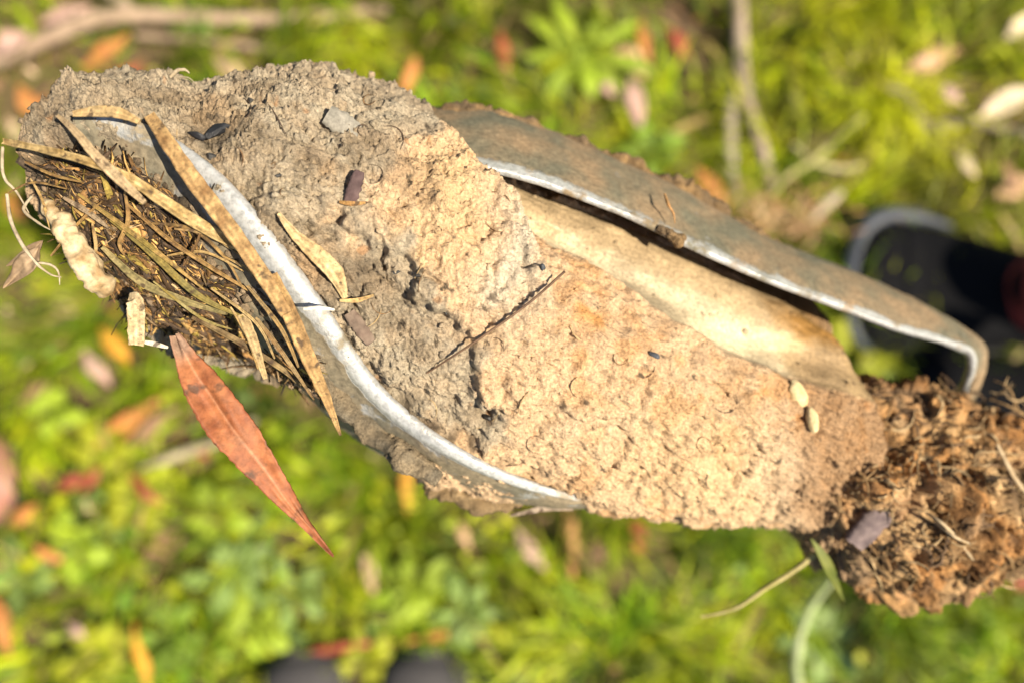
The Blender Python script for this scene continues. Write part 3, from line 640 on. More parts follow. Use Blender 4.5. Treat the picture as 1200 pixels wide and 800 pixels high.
# lower blade: its worn bright lip runs from the hollow end down to the underside
rim1 = R1[2:]
rim1_3 = [at(x, y, h_base(x, y) + .8 - 3.0 * max(0, (x - 610) / 80)) for x, y in rim1]
off = [(30, 60, 9), (25, 66, 10), (5, 74, 11), (-10, 78, 12), (-26, 76, 13), (-38, 70, 13), (-42, 60, 13), (-40, 52, 13), (-36, 46, 13), (-33, 40, 14), (-30, 34, 16), (-26, 28, 17), (-18, 24, 16), (-10, 20, 12), (-6, 14, 8), (-3, 7, 4)]
back1 = [at(x + ox, y + oy, h_base(x, y) - n_) for (x, y), (ox, oy, n_) in zip(rim1, off)]
wrap1 = [at(x + 1.3 * ox, y + 1.3 * oy, h_base(x, y) - 2.4 * n_ - 3) for (x, y), (ox, oy, n_) in zip(rim1, off)]
link('blade', blade(rim1_3, back1, wrap1, [.0014, .0016, .002, .0022, .0026, .0032, .0036, .0038, .0034, .003, .0028, .0026,   .0022, .0017, .001, .0003], [.42, .40, .36, .22, -.04, -.12, -.12, -.06, .12, .06, .02, .04, .06, .14, .2, .25], .66, 3, flip=-1, lip=.075, bulge=.8, tint=(.125, .112, .078), tint2=(.21, .165, .105)), auger, label='blade with a bright worn lip along the grassy end').location = -auger.location
# upper blade: broad olive-grey face above a pale edge, bent in to the shaft at its end
rim2 = R2[:-1] + [(1060, 385), (1108, 398), (1138, 410), (1143, 428), (1136, 450), (1126, 470)]
rn2 = [27, 27, 27.5, 27.5, 27.5, 27, 26.5, 26, 25, 22, 19, 16, 13, 9, 3, -4]
back2p = [(498, 138), (540, 136), (588, 142), (642, 160), (702, 184), (755, 208), (800, 228), (850, 258), (902, 286), (985, 318), (1064, 352), (1115, 378), (1150, 402), (1155, 424), (1148, 450), (1138, 470)]
rb2 = [6, 6, 6, 6, 6, 6, 6, 6, 6, 6, 6, 5, 5, 3, -2, -8]
wrap2 = [(498, 128), (540, 126), (590, 135), (645, 155), (706, 180), (760, 204), (804, 224), (854, 254), (906, 283), (988, 316), (1066, 351), (1117, 377), (1151, 402), (1156, 424), (1149, 450), (1139, 470)]
rw2 = [-14] * 10 + [-9, -6, -2, -2, -6, -11]
link('blade', blade([at(x, y, k) for (x, y), k in zip(rim2, rn2)], [at(x, y, k) for (x, y), k in zip(back2p, rb2)], [at(x, y, k) for (x, y), k in zip(wrap2, rw2)], [.0020] * 12 + [.003, .003, .003, .003], [.16, .12, .10, .20, .28, .30, .34, .26, .24, .20, .16, .14, .10, .16, .2, .2], .74, 33, cr_amp=.26, flip=1, lip=.05, tint=(.105, .095, .062), tint2=(.20, .135, .075)), auger, label='blade with a broad olive grey face and pale edge').location = -auger.location
# yoke and shaft running out to the right, with its cross handle
sh0 = at(1115, 485, -6); sh1 = at(1130, 575, -14)
axd = AX - NN * .05; axd /= np.linalg.norm(axd)
def ptube(name, pts, rad, mat, parent, **kw):
    V, F, q, a = tube_geo(pts, rad, **kw); C = mottled(V, (.16, .12, .08), (.30, .22, .14), 80., 3)
    o = link(name, raw_mesh(name, V, F, mat, C, {'mud': np.full(len(V), .25)}), parent); o.location = -parent.location; return o
ptube('yoke', [sh0, at(1112, 510, -9), at(1120, 545, -13), sh1], [.0045, .005, .006, .007], M_METAL, auger, m=14)
sh_end = sh1 + axd * .62
ptube('shaft', [sh1 - axd * .01, sh1 + axd * .3, sh_end], [.0075, .0075, .0075], M_METAL, auger, m=18, rough=.02)
hd = PP
ptube('handle', [sh_end - hd * .20, sh_end, sh_end + hd * .20], [.0095] * 3, M_METAL, auger, m=18, rough=.01)
for s_ in (-1, 1):
    ptube('hand_grip', [sh_end + hd * s_ * .09, sh_end + hd * s_ * .15, sh_end + hd * s_ * .215], [.0145, .015, .0145], M_RUBBERGRIP, auger, m=18, rough=.03)

# ---- crust of soil along the back of the upper blade
def crust(name, pts, rad, seed, label, amp=.0022, nseg=260, colors=((.20, .135, .075), (.30, .185, .08))):
    V, F, q, a = tube_geo(pts, rad, m=26, nseg=nseg, seed=seed, rough=.15, freq=8)
    p = resample(pts, nseg); ctr = np.repeat(p, 26, 0); d = V - ctr; ln = np.linalg.norm(d, axis=1)[:, None] + 1e-9
    w1, w2, wi = worley(V * 210 + .7 * fbm(V * 200, 2, seed + 3)[:, None], seed); w3, _, wj = worley(V * 900, seed + 1)
    V = V + d / ln * ((fbm(V * 120, 3, seed) * amp + amp * .9 * (.6 - w1) + amp * .7 * (wi - .5) + .0006 * (1 - w3)))[:, None]
    C = mottled(V, *colors, 140., seed) * (.7 + .5 * wi[:, None])
    return link(name, raw_mesh(name, V, F, M_SOIL, np.clip(C, .01, 1), {'gloss': np.zeros(len(V))}), label=label, cat='soil', origin=tuple(pts[0]))
crust('soil_crust', [at(x, y, k) for x, y, k in ((500, 133, -3), (545, 131, -3), (590, 140, -3), (650, 160, -3), (710, 184, -3), (765, 209, -3), (810, 232, -3), (860, 262, -4), (920, 294, -5), (985, 318, -7))], [.0006, .0032, .0012, .0010, .0016, .0026, .0034, .0026, .0008, .0003], 81, 'orange brown soil crust along the back of the olive grey blade')
crust('soil_lump', [at(x, y, k) for x, y, k in ((500, 562, 0), (525, 575, 2), (560, 584, 3), (595, 586, 2), (610, 584, 0))], [.0012, .0030, .0034, .0026, .0008], 84, 'ragged tan soil lump hanging under the bright worn blade lip', nseg=120, colors=((.30, .20, .10), (.38, .26, .135)))
lowc = [(358, 402, 6), (378, 432, 8), (402, 470, 9), (432, 500, 9), (472, 532, 7), (515, 562, 4)]
crust('soil_crust', [at(x, y, h_base(min(x + 24, 690), y - 24) - k) for x, y, k in lowc], [.0006, .0020, .0030, .0032, .0030, .0012], 88, 'grey tan soil crust caked below the bright worn blade lip', amp=.0016, nseg=160, colors=((.20, .165, .115), (.32, .24, .145)))
crust('soil_crumb_cluster', [at(x, y, k) for x, y, k in ((770, 268, 27), (785, 275, 28), (800, 284, 27))], [.0008, .0018, .0008], 86, 'small soil crumbs stuck on the pale edge of the blade', nseg=50, amp=.0012)

# ================================================================== DEBRIS ON THE AUGER
PALE_S, STR, OLV, BRN, DBR = (.66, .46, .20), (.52, .32, .11), (.36, .26, .06), (.30, .16, .055), (.11, .06, .025)
# broad flat strip of bark crossing the bright lip
strip('bark_strip', [at(176, 136, 36), at(200, 172, 40.), at(232, 218, 42.), at(270, 268, 43.), at(308, 322, 43.), at(336, 368, 43.)], [.0026, .0036, .0040, .0038, .0036, .0028], (.24, .125, .045), (.62, .40, .17), 'broad flat brown bark strip lying across the bright blade lip', 'bark', thick=.0011, seed=3, cup=.05, nseg=70)
strip('bark_strip', [at(318, 322, 41.5), at(340, 368, 42), at(362, 420, 41), at(382, 465, 39.), at(399, 509, 37)], [.0030, .0038, .0036, .0024, .0005], (.26, .145, .055), (.54, .34, .14), 'frayed brown bark strip tapering to a point below the grassy end', 'bark', thick=.0010, seed=5, cup=.12, nseg=70)
strip('bark_strip', [at(284, 368, 34), at(298, 402, 34), at(311, 443, 30)], [.0026, .0024, .0010], (.42, .29, .14), (.55, .40, .20), 'narrow straw coloured splinter pointing down from the root mat', 'bark', thick=.0007, seed=6)
strip('grass_straw', [at(4, 166, 26), at(60, 178, 33), at(110, 192, 37), at(148, 208, 38.), at(185, 232, 38), at(230, 262, 37), at(284, 292, 36)], [.0014, .0018, .0020, .0024, .0028, .0032, .0024], (.34, .22, .08), (.70, .51, .24), 'long pale dry grass blade poking out past the hollow end', 'straw', seed=8, nseg=80, cup=.25, twist=.5)
strip('grass_straw', [at(68, 136, 31), at(90, 156, 36), at(110, 180, 38), at(140, 210, 39), at(170, 238, 39)], [.0008, .0018, .0022, .0026, .0012], (.44, .31, .17), (.58, .42, .24), 'thin tan straw crossing over the long pale grass blade', 'straw', seed=9, nseg=50)
strip('grass_straw', [at(86, 134, 35), at(115, 131, 36.5), at(140, 133, 37.5), at(164, 143, 38)], [.0012, .0026, .0026, .0012], (.45, .29, .12), (.58, .41, .20), 'short flat straw lying along the upper edge of the hollow end', 'straw', seed=10)
straws = [
 ([(92, 228, 26), (140, 262, 30), (190, 300, 33), (240, 340, 33)], .0024, OLV, STR), ([(130, 258, 28), (170, 290, 31), (230, 345, 33), (285, 372, 34)], .0034, (.26, .22, .08), OLV),
 ([(150, 240, 31), (200, 282, 34), (255, 318, 35), (300, 345, 35)], .0020, BRN, STR), ([(120, 290, 24), (165, 330, 27), (215, 352, 29), (266, 368, 31)], .0040, (.28, .23, .09), (.46, .36, .16)),
 ([(146, 225, 31), (150, 258, 31), (140, 285, 28), (146, 300, 27)], .0020, BRN, STR), ([(205, 268, 34), (245, 275, 36), (282, 300, 36)], .0014, BRN, PALE_S),
 ([(170, 262, 31), (222, 268, 34), (262, 300, 35), (286, 340, 35)], .0016, DBR, STR), ([(108, 262, 26), (112, 285, 26), (112, 306, 25)], .0016, BRN, PALE_S),
 ([(30, 190, 24), (62, 205, 28), (98, 214, 31)], .0012, BRN, STR), ([(75, 232, 24), (105, 250, 27), (128, 268, 29)], .0026, (.40, .27, .16), (.56, .42, .26)),
 ([(225, 372, 31), (275, 398, 31), (330, 432, 29), (352, 452, 27)], .0030, DBR, (.36, .25, .11)), ([(290, 335, 37), (330, 385, 39), (350, 430, 38)], .0018, (.40, .28, .13), STR),
 ([(300, 372, 36), (330, 412, 36), (368, 468, 34)], .0022, BRN, (.42, .30, .14)), ([(196, 300, 32), (240, 296, 34), (285, 318, 36)], .0011, STR, PALE_S),
 ([(262, 300, 35), (292, 318, 37), (318, 350, 38)], .0009, STR, PALE_S), ([(180, 330, 30), (235, 372, 32), (272, 386, 33)], .0014, OLV, (.44, .36, .15)),
 ([(270, 360, 34), (290, 395, 34), (302, 432, 32)], .0014, STR, PALE_S), ([(248, 338, 34), (300, 378, 36), (322, 420, 35)], .0012, (.40, .27, .12), PALE_S),
 ([(60, 300, 20), (92, 262, 25), (120, 236, 29)], .0012, BRN, STR), ([(36, 210, 22), (50, 236, 24), (58, 268, 24)], .0012, STR, PALE_S),
 ([(10, 226, 20), (40, 214, 24), (80, 222, 28)], .0009, BRN, STR), ([(215, 312, 33), (232, 282, 35), (236, 262, 35)], .0010, DBR, BRN)]
STRAW_LB = ['narrow olive straw slanting across the middle of the root mat', 'wide dark olive straw running to the lower mat edge', 'thin brown straw close under the long pale grass blade', 'widest olive straw along the lower mat edge',
 'short brown straw hanging upright in the mat', 'thin pale straw ending under the broad bark strip', 'thin dark straw arching over the mat hollow', 'tiny upright straw beside the swollen root', 'short brown straw under the tip of the long pale blade',
 'flat pinkish tan straw just above the swollen root', 'dark brown straw lying along the bottom of the mat', 'straw alongside the frayed tapering bark strip', 'brown straw reaching toward the frayed bark point', 'very thin straw crossing the mat centre level', 'hair thin straw touching the broad bark strip',
 'slim olive straw on the widest olive one', 'slim straw beside the narrow straw coloured splinter', 'slim pale straw over the bark strip base', 'thin brown straw standing crosswise behind the swollen root', 'thin pale straw dropping to the swollen root top', 'fine brown straw among the loose rootlets', 'short dark straw standing across the mat hollow']
for i, (pp, w_, c1, c2) in enumerate(straws):
    strip('grass_straw', [at(*p) for p in pp], [w_ * .25, w_ * .52, w_ * .46, w_ * .15], np.array(c1) * .75, np.array(c2) * .82, STRAW_LB[i], 'straw', group='straws tangled at the hollow end', seed=20 + i, nseg=36, cup=.2, roll=.4 * math.sin(i * 2.1))
# swollen cream root and its side roots
V, F, q, a = tube_geo([at(52, 236, 20), at(66, 256, 24), at(82, 278, 26), at(98, 302, 27), at(112, 324, 26), at(127, 343, 23)], [.0012, .0020, .0027, .0027, .0032, .0033, .0016], m=20, nseg=90, rough=.18, freq=7, seed=4)
C = mottled(V, (.34, .21, .09), (.86, .68, .42), 260., 5); C = C * (1 - .6 * sstep(.80, .98, q))[:, None] + np.array([.16, .10, .04]) * (.6 * sstep(.80, .98, q))[:, None]
V = V + (V - resample(V.reshape(90, 20, 3).mean(1), 90).repeat(20, 0)) * (.55 * fbm(V * 260, 3, 3))[:, None]
link('swollen_root', raw_mesh('swollen_root', V, F, M_ROOT, C), label='swollen knobbly cream root at the end of the mat', cat='root', origin=tuple(at(90, 290, 26)))
rl = [([(8, 228, 18), (12, 256, 20), (22, 280, 22), (34, 298, 23), (46, 312, 23), (60, 322, 22), (72, 325, 21)], .0007, 'long white rootlet curling beside the swollen cream root'),
      ([(42, 308, 22), (58, 310, 22), (68, 318, 21), (70, 334, 20)], .0005, 'short forked white rootlet tip off the long curling one'),
      ([(38, 230, 20), (28, 246, 20), (46, 262, 22), (60, 270, 23)], .0006, 'pale rootlet looping above the swollen cream root'),
      ([(3, 172, 22), (4, 206, 20), (20, 226, 19), (34, 250, 20)], .0006, 'pale rootlet hanging from the tip of the long grass blade'),
      ([(196, 96, 12), (206, 84, 12), (216, 82, 12), (222, 86, 12)], .0008, 'woolly pale root tip standing up from the soil crest'),
      ([(206, 90, 12), (222, 92, 14), (232, 104, 16)], .0003, 'hair thin yellow root arching on the soil crest'),
      ([(140, 98, 4), (156, 90, 4), (166, 85, 3)], .0006, 'dark short twig poking up from the soil crest'),
      ([(779, 228, 22), (783, 240, 26), (789, 250, 27), (791, 262, 28)], .0006, 'orange curled rootlet on the olive grey blade')]
for i, (pp, rd, lb) in enumerate(rl):
    cA, cB = ((.36, .28, .18), (.52, .43, .30)) if 'dark' not in lb and 'orange' not in lb else (((.10, .06, .03), (.16, .09, .05)) if 'dark' in lb else ((.45, .22, .07), (.55, .30, .12)))
    tube('rootlet', [at(*p) for p in pp], [rd * .6, rd * .7, rd * .5, rd * .2], cA, cB, lb, 'root', m=8, nseg=40, seed=i, rough=.25)
def dead_leaf(name, pts, width, c1, c2, label, up=NN, mat=M_LEAF, thick=.0004, **kw):
    V, F, q, f = leaf_geo(pts, width, thick, up, **kw)
    C = mottled(V, c1, c2, kw.get('freq', 140.), kw.get('seed', 0)); rib = np.exp(-(f / .07) ** 2)[:, None]; C = C * (1 - .35 * rib) + np.array(c2) * 1.2 * .35 * rib
    return V, F, q, f, C
# curled brown leaves by the root
for pp, w_, lb, s_ in (([(46, 290, 18), (36, 305, 18), (24, 318, 17), (4, 338, 14)], .0050, 'curled brown dead leaf hanging under the swollen root', 1), ([(50, 282, 18), (34, 298, 16), (8, 312, 12)], .0032, 'small narrow dead leaf beside the curled brown one', 2)):
    V, F, q, f, C = dead_leaf('dead_leaf', [at(*p) for p in pp], w_, (.26, .17, .10), (.44, .31, .19), lb, seed=s_, fold=.4, wav=.2)
    link('dead_leaf', raw_mesh('dead_leaf', V, F, M_LEAF, C), label=lb, cat='leaf', origin=tuple(at(*pp[0])))
strip('straw_piece', [at(152, 349, 27), at(158, 352, 29), at(160, 372, 28), at(160, 404, 25)], [.0014, .0040, .0042, .0036], (.58, .42, .22), (.74, .58, .36), 'short pale flat straw bent over the lower edge of the mat', 'straw', seed=44, cup=.1)
strip('straw_piece', [at(166, 400, 22), at(182, 403, 23), at(197, 407, 23)], [.0008, .0013, .0006], (.70, .62, .48), (.80, .72, .58), 'small white splinter beside the stalk of the red leaf', 'straw', seed=45)
# the red eucalyptus leaf hanging down
lp = [at(206, 392, 25), at(222, 424, 27), at(246, 462, 29), at(280, 510, 30), at(320, 562, 29), at(352, 606, 27), at(391, 651, 24)]
V, F, q, f = leaf_geo(lp, .0098, .00045, NN - .25 * PP, nseg=110, m=17, shape=[.22, .40, .58, .80, .95, 1.0, .97, .86, .66, .46, .30, .16, .02], fold=.22, curl=.30, serr=.028, seed=9, wav=.16)
C = mottled(V, (.32, .095, .035), (.54, .20, .078), 200., 6)
gt = (sstep(.20, .08, q) * .8)[:, None]; C = C * (1 - gt) + np.array([.30, .21, .15]) * gt
tp = (sstep(.62, .95, q) * .55)[:, None]; C = C * (1 - tp) + np.array([.22, .075, .04]) * tp
rb = np.exp(-((f - .02) / .05) ** 2)[:, None] * .35; C = C * (1 - rb) + np.array([.62, .34, .20]) * rb
eb = (sstep(.8, 1., np.abs(f)) * .35)[:, None]; C = C * (1 - eb) + np.array([.24, .08, .04]) * eb
link('eucalyptus_leaf', raw_mesh('eucalyptus_leaf', V, F, M_LEAF, C), label='red orange pointed leaf hanging from the underside of the core', cat='leaf', origin=tuple(lp[0]))
# thin leaf lying beside the bright lip
strip('dry_leaf_strip', [on(326, 250, 1.2), on(346, 276, 1.6), on(372, 300, 2.0), on(392, 322, 2.2), on(404, 350, 1.4)], [.0008, .0024, .0042, .0046, .0012], (.50, .34, .16), (.66, .49, .26), 'thin tan curled leaf lying beside the bright blade lip', 'leaf', seed=51, cup=.3, twist=.6)
strip('dry_leaf_strip', [on(398, 352, 1.5), on(418, 352, 1.6), on(438, 346, 1.3)], [.0006, .0012, .0005], (.55, .35, .14), (.66, .45, .2), 'fine straw fibre beside the tip of the tan curled leaf', 'straw', seed=52)
tube('rootlet', [at(356, 362, 45), at(374, 361, 45.5), at(392, 363, 45)], [.0004, .0006, .0003], (.75, .70, .6), (.85, .8, .7), 'white fibre lying across the bright blade lip', 'root', m=8, seed=53)
# thin dark twig leaning out towards the camera
tube('thin_twig', [at(500, 437, h_core(500, 437)), at(560, 398, h_core(560, 398) + 1.2), at(620, 355, h_core(620, 355) + 1.8), at(662, 318, h_core(620, 355) + 4)], [.00022, .00032, .00034, .00036], (.12, .07, .045), (.20, .12, .07), 'thin dark straight twig stuck in the middle of the soil', 'twig', m=8, nseg=30, seed=54, rough=.1)
def chip(name, px, py, ang, ln, wd_, th, c1, c2, label, cat, mat=M_WOOD, place=on, up=.8, seed=0, tilt=0.):
    c = place(px, py, up); d = AX * 0 + (at(px + 30 * math.cos(ang), py + 30 * math.sin(ang), 20) - at(px, py, 20)); d /= np.linalg.norm(d); d = d + NN * tilt
    pts = [c - d * ln / 2, c - d * ln * .2, c + d * ln * .2, c + d * ln / 2]
    V, F, q, f = strip_geo(pts, [wd_ * .8, wd_, wd_ * .95, wd_ * .7], th, seed=seed, cup=-.08, nseg=16, ragged=.3)
    V = V + .12 * th * np.stack([noise(V * 900, k + seed) for k in range(3)], 1)
    return link(name, raw_mesh(name, V, F, mat, mottled(V, c1, c2, 500., seed)), label=label, cat=cat, origin=tuple(c))
def pebble(name, px, py, ang, dims, c1, c2, label, cat, mat, place=on, up=.8, seed=0, facet=0.):
    c = place(px, py, up); d = at(px + 30 * math.cos(ang), py + 30 * math.sin(ang), 20) - at(px, py, 20); d /= np.linalg.norm(d); e = np.cross(NN, d); e /= np.linalg.norm(e)
    u, v = np.meshgrid(np.linspace(.03, math.pi - .03, 18), np.linspace(0, 2 * math.pi, 28, endpoint=False), indexing='ij'); u, v = u.ravel(), v.ravel()
    L = np.stack([np.cos(u), np.sin(u) * np.cos(v), np.sin(u) * np.sin(v)], 1)
    if facet:
        rr = np.random.default_rng(seed); D = rr.normal(size=(16, 3)); D /= np.linalg.norm(D, axis=1)[:, None]; h = rr.uniform(.38, .72, 16)
        k = np.min(np.where((L @ D.T) > .05, h[None] / np.maximum(L @ D.T, .05), 9), 1); L = L * np.minimum(k, 1.15)[:, None]
    else: L = L * (1 + .12 * noise(L * 1.7 + seed, seed))[:, None]
    V = c + (d * L[:, :1] * dims[0] + e * L[:, 1:2] * dims[1] + NN * L[:, 2:] * dims[2]) * .5
    F = grid_faces(18, 28, True).tolist(); F.append(list(range(28))[::-1]); F.append([17 * 28 + k for k in range(28)])
    return link(name, raw_mesh(name, V, F, mat, mottled(V, c1, c2, 500., seed), {'gloss': np.zeros(len(V))}, smooth=not facet), label=label, cat=cat, origin=tuple(c))
chip('bark_chip', 415, 221, -1.25, .0088, .0034, .0010, (.085, .05, .05), (.14, .09, .085), 'dark purple brown bark chip stuck upright in the clay', 'bark chip', up=.5, seed=1)
strip('straw_piece', [on(398, 237, .8), on(412, 239, 1.0), on(428, 238, .7)], [.0006, .0012, .0005], (.45, .24, .08), (.58, .34, .12), 'short orange fibre under the purple brown bark chip', 'straw', seed=61)
chip('bark_chip', 422, 384, .95, .0095, .0036, .0012, (.15, .10, .075), (.26, .19, .14), 'brown wood chip wedged against the bright blade lip', 'bark chip', up=.5, seed=2)
chip('clay_flake', 402, 146, .55, .0092, .0060, .0010, (.25, .23, .19), (.33, .30, .25), 'smooth grey clay flake lifting off the upper core', 'clay flake', mat=M_ROOT, up=.4, seed=3)
pebble('charcoal', 252, 156, -.25, (.0078, .0040, .0034), (.006, .006, .008), (.016, .017, .022), 'shiny black charcoal lump at the edge of the core', 'charcoal', M_CHAR, on, 1.5, 4, 1.0)
pebble('charcoal', 228, 158, .3, (.0052, .0026, .0026), (.008, .008, .010), (.02, .02, .025), 'smaller charcoal bit beside the shiny black lump', 'charcoal', M_CHAR, on, 0.6, 5, 1.0)
pebble('charcoal', 636, 312, .9, (.0030, .0018, .0014), (.03, .035, .045), (.06, .07, .085), 'tiny slate grey chip below the broken clay edge', 'charcoal', M_CHAR, on, 0.2, 6, 1.0)
pebble('charcoal', 765, 415, .6, (.0038, .0022, .0018), (.03, .035, .045), (.07, .08, .10), 'small blue grey chip in the layered ochre soil', 'charcoal', M_CHAR, on, 0.3, 7, 1.0)
pebble('seed', 935, 462, 1.15, (.0088, .0050, .004), (.56, .40, .18), (.80, .64, .36), 'large cream seed lodged between core and clod', 'seed', M_ROOT, on, .3, 8, 0.)
pebble('seed', 952, 492, 1.4, (.0076, .0036, .0032), (.60, .45, .22), (.70, .56, .32), 'smaller cream seed just under the large one', 'seed', M_ROOT, on, .2, 9, 0.0)
chip('bark_chip', 1022, 612, -1.0, .0165, .0080, .0030, (.13, .095, .10), (.24, .18, .17), 'mauve grey bark chip set in the crumbly clod', 'bark chip', place=onc, up=1.5, seed=10, tilt=.3)
pebble('stone', 958, 512, .4, (.0048, .0042, .0034), (.17, .19, .23), (.26, .28, .32), 'small blue grey stone at the edge of the clod', 'stone', M_ROOT, onc, 0.8, 11, 1.0)
for i, (pp, w_) in enumerate((([(1085, 600), (1110, 618), (1140, 655)], .0006), ([(1168, 520), (1186, 555), (1204, 580)], .0009), ([(1096, 612), (1118, 628), (1136, 636)], .0005))):
    tube('rootlet', [onc(x, y, 2.0 + (k == 1)) for k, (x, y) in enumerate(pp)], [w_ * .6, w_, w_ * .5], (.42, .30, .17), (.58, .44, .27), ('fine straw coloured root beside the mauve grey chip side of the clod', 'thickest straw coloured root on the crumbly clod', 'finest short root on the crumbly clod')[i], 'root', group='fine roots on the clod', m=8, seed=70 + i)
strip('bark_strip', [at(598, 604, 2), at(622, 598, 5), at(645, 594, 6), at(672, 595, 6)], [.0004, .0014, .0020, .0012], (.30, .22, .16), (.46, .36, .27), 'grey splinter poking out under the end of the bright lip', 'bark', seed=64)
for (px, py, L_, lb) in ((571, 489, .0040, 'black charcoal crumb in the dark notch of grey clay'), (548, 516, .0034, 'black charcoal crumb beside the bright blade lip'), (327, 206, .0026, 'glassy dark grit grain in the upper grey clay'), (489, 322, .0026, 'black grit grain where grey clay meets tan'), (466, 318, .0030, 'dark crumb by the grey clay boundary'), (522, 366, .0024, 'tiny black grain in the tan clay by the twig'), (247, 184, .0040, 'matt black charcoal crumb below the shiny lump'), (292, 118, .0026, 'small dark blue grain near the soil crest')):
    pebble('charcoal', px, py, px * .7, (L_, L_ * .7, L_ * .55), (.012, .011, .010), (.03, .027, .024), lb, 'charcoal', M_CHAR, on, -.25, px, 1.)
# stems dangling from the clod
tube('dangling_weed', [at(955, 648, 10), at(930, 668, 6), at(895, 690, 2), at(862, 712, -2), at(822, 722, -8)], [.0012, .0009, .0008, .0006, .0004], (.42, .36, .12), (.55, .46, .20), 'thin yellow green stem dangling left below the clod', 'stem', m=8, seed=65)
V, F, q, f = leaf_geo([at(950, 630, 14), at(966, 655, 14), at(978, 680, 12), at(989, 704, 9)], .0036, .0004, NN, seed=4)
link('green_grass', raw_mesh('grass_blade', V, F, M_GRASS, mottled(V, (.16, .20, .02), (.26, .28, .05), 200.)), label='short fresh green blade clinging under the clod', cat='grass blade', origin=tuple(at(950, 630, 14)))

# ---- fibrous root mat filling the hollow end
def fibre_mat(N, seed):
    r = np.random.default_rng(seed); bag = Bag(); tries = 0; c = 0
    poly = np.array([(40, 190), (80, 170), (140, 180), (200, 215), (262, 270), (330, 350), (372, 425), (392, 490), (352, 452), (300, 430), (215, 405), (150, 375), (105, 320), (62, 262)], float)
    def inside(x, y):
        k = False; j = len(poly) - 1
        for i in range(len(poly)):
            if (poly[i, 1] > y) != (poly[j, 1] > y) and x < (poly[j, 0] - poly[i, 0]) * (y - poly[i, 1]) / (poly[j, 1] - poly[i, 1]) + poly[i, 0]: k = not k
            j = i
        return k
    cols = np.array([DBR, BRN, STR, OLV, (.08, .05, .03), (.40, .27, .14), (.05, .032, .02)])
    while c < N and tries < N * 12:
        tries += 1; x, y = r.uniform(30, 400), r.uniform(165, 500)
        if not inside(x, y): continue
        a = r.normal(.72, .32 if r.random() < .7 else 1.0); L = r.uniform(25, 120); cv = r.normal(0, .7)
        if not (inside(x + L * .42 * math.cos(a), y + L * .42 * math.sin(a)) and inside(x - L * .42 * math.cos(a), y - L * .42 * math.sin(a))): continue
        p = []
        for k in range(7):
            t = k / 6 - .5; xx = x + L * t * math.cos(a + cv * t); yy = y + L * t * math.sin(a + cv * t); p.append(at(xx, yy, h_core(xx, yy) + r.uniform(.2, 4.5) + 1.2 * math.sin(k + x)))
        p = resample(p, 10); w = r.choice([.00012, .0002, .0003, .0005, .0008]); col_ = cols[r.choice(7, p=[.2, .17, .1, .08, .18, .09, .18])] * r.uniform(.3, 1.1)
        V, F, q, f = strip_geo(p, [w * .5, w * 2, w * 1.6, w * .4], .0002, m=2, nseg=10, seed=tries, roll=r.normal(0, .7), ragged=.3)
        bag.add(V, np.array([ff for ff in F if len(ff) == 4]), col_); c += 1
    return bag.mesh('root_mat', M_STRAW)
link('root_mat', fibre_mat(2200, 7), label='dark tangle of roots and dry grass filling the hollow end', cat='root mat', kind='stuff')
# crumbs in the mat and hairs on the soil outline
r = np.random.default_rng(9); sp = []
for i in r.choice(np.where(mat_m > .6)[0], 900, replace=False): sp.append((V1[i] + N0[i] * r.uniform(0, .0025), np.array([.10, .07, .045]) * r.uniform(.4, 2.4)))
for k in range(420):
    t = r.uniform(0, .62); p = resample(np.array(rim1_3), 60)[int(t * 59)]; b_ = resample(np.array(back1), 60)[int(t * 59)]; u_ = r.uniform(.35, 1.05) ** .7
    sp.append((p * (1 - u_) + b_ * u_ + NN * r.uniform(.0004, .0016), np.array([.13, .095, .06]) * r.uniform(.4, 2.0)))
link('humus_crumbs', crumb_bag(sp, 21, None, .0005, .0016).mesh('humus_crumbs', M_SOIL, False), label='dark humus crumbs scattered through the root mat', cat='soil crumbs', kind='stuff')

# ================================================================== THINGS ON THE GROUND
def gp(px, py, z): return on_ground(px, py, z)
# branch and twigs
br = empty('fallen_branch', gp(115, 20, .02), 'thick pale fallen branch with a side fork lying in the litter', 'branch')
def gtube(name, pp, rad, c1, c2, parent=None, label=None, cat=None, group=None, **kw):
    V, F, q, a = tube_geo([gp(*p) for p in pp], rad, m=12, nseg=40, **kw); C = mottled(V, c1, c2, 45., kw.get('seed', 0))
    me = raw_mesh(name, V, F, M_WOOD, C)
    if parent is not None:
        o = link(name, me, parent); o.location = -parent.location; return o
    return link(name, me, label=label, cat=cat, group=group, origin=tuple(gp(*pp[0])))
gtube('limb', [(-90, 92, .018), (0, 68, .022), (55, 46, .026), (115, 22, .028), (200, 19, .026), (300, 23, .022), (380, 18, .018), (456, 11, .014)], [.011, .0115, .0105, .0095, .0085, .0075, .006], (.36, .25, .17), (.52, .38, .26), br, seed=1)
gtube('fork', [(135, 22, .027), (150, 8, .028), (120, -12, .03), (70, -40, .03)], [.007, .0065, .006, .005], (.38, .27, .18), (.50, .38, .27), br, seed=2)
gtube('fallen_twig', [(160, 42, .018), (240, 48, .018), (310, 58, .016), (372, 70, .012)], [.0035, .005, .004, .0025], (.32, .22, .15), (.45, .32, .23), label='thin brown twig lying just below the pale branch', cat='twig', seed=3)
gtube('fallen_twig', [(862, -40, .03), (866, 20, .03), (870, 90, .03), (885, 150, .028), (897, 190, .025), (905, 228, .02)], [.010, .0095, .0085, .0075, .007, .006], (.34, .25, .18), (.48, .38, .28), label='long grey brown twig with a reddish joint ending at dry litter', cat='twig', seed=4)
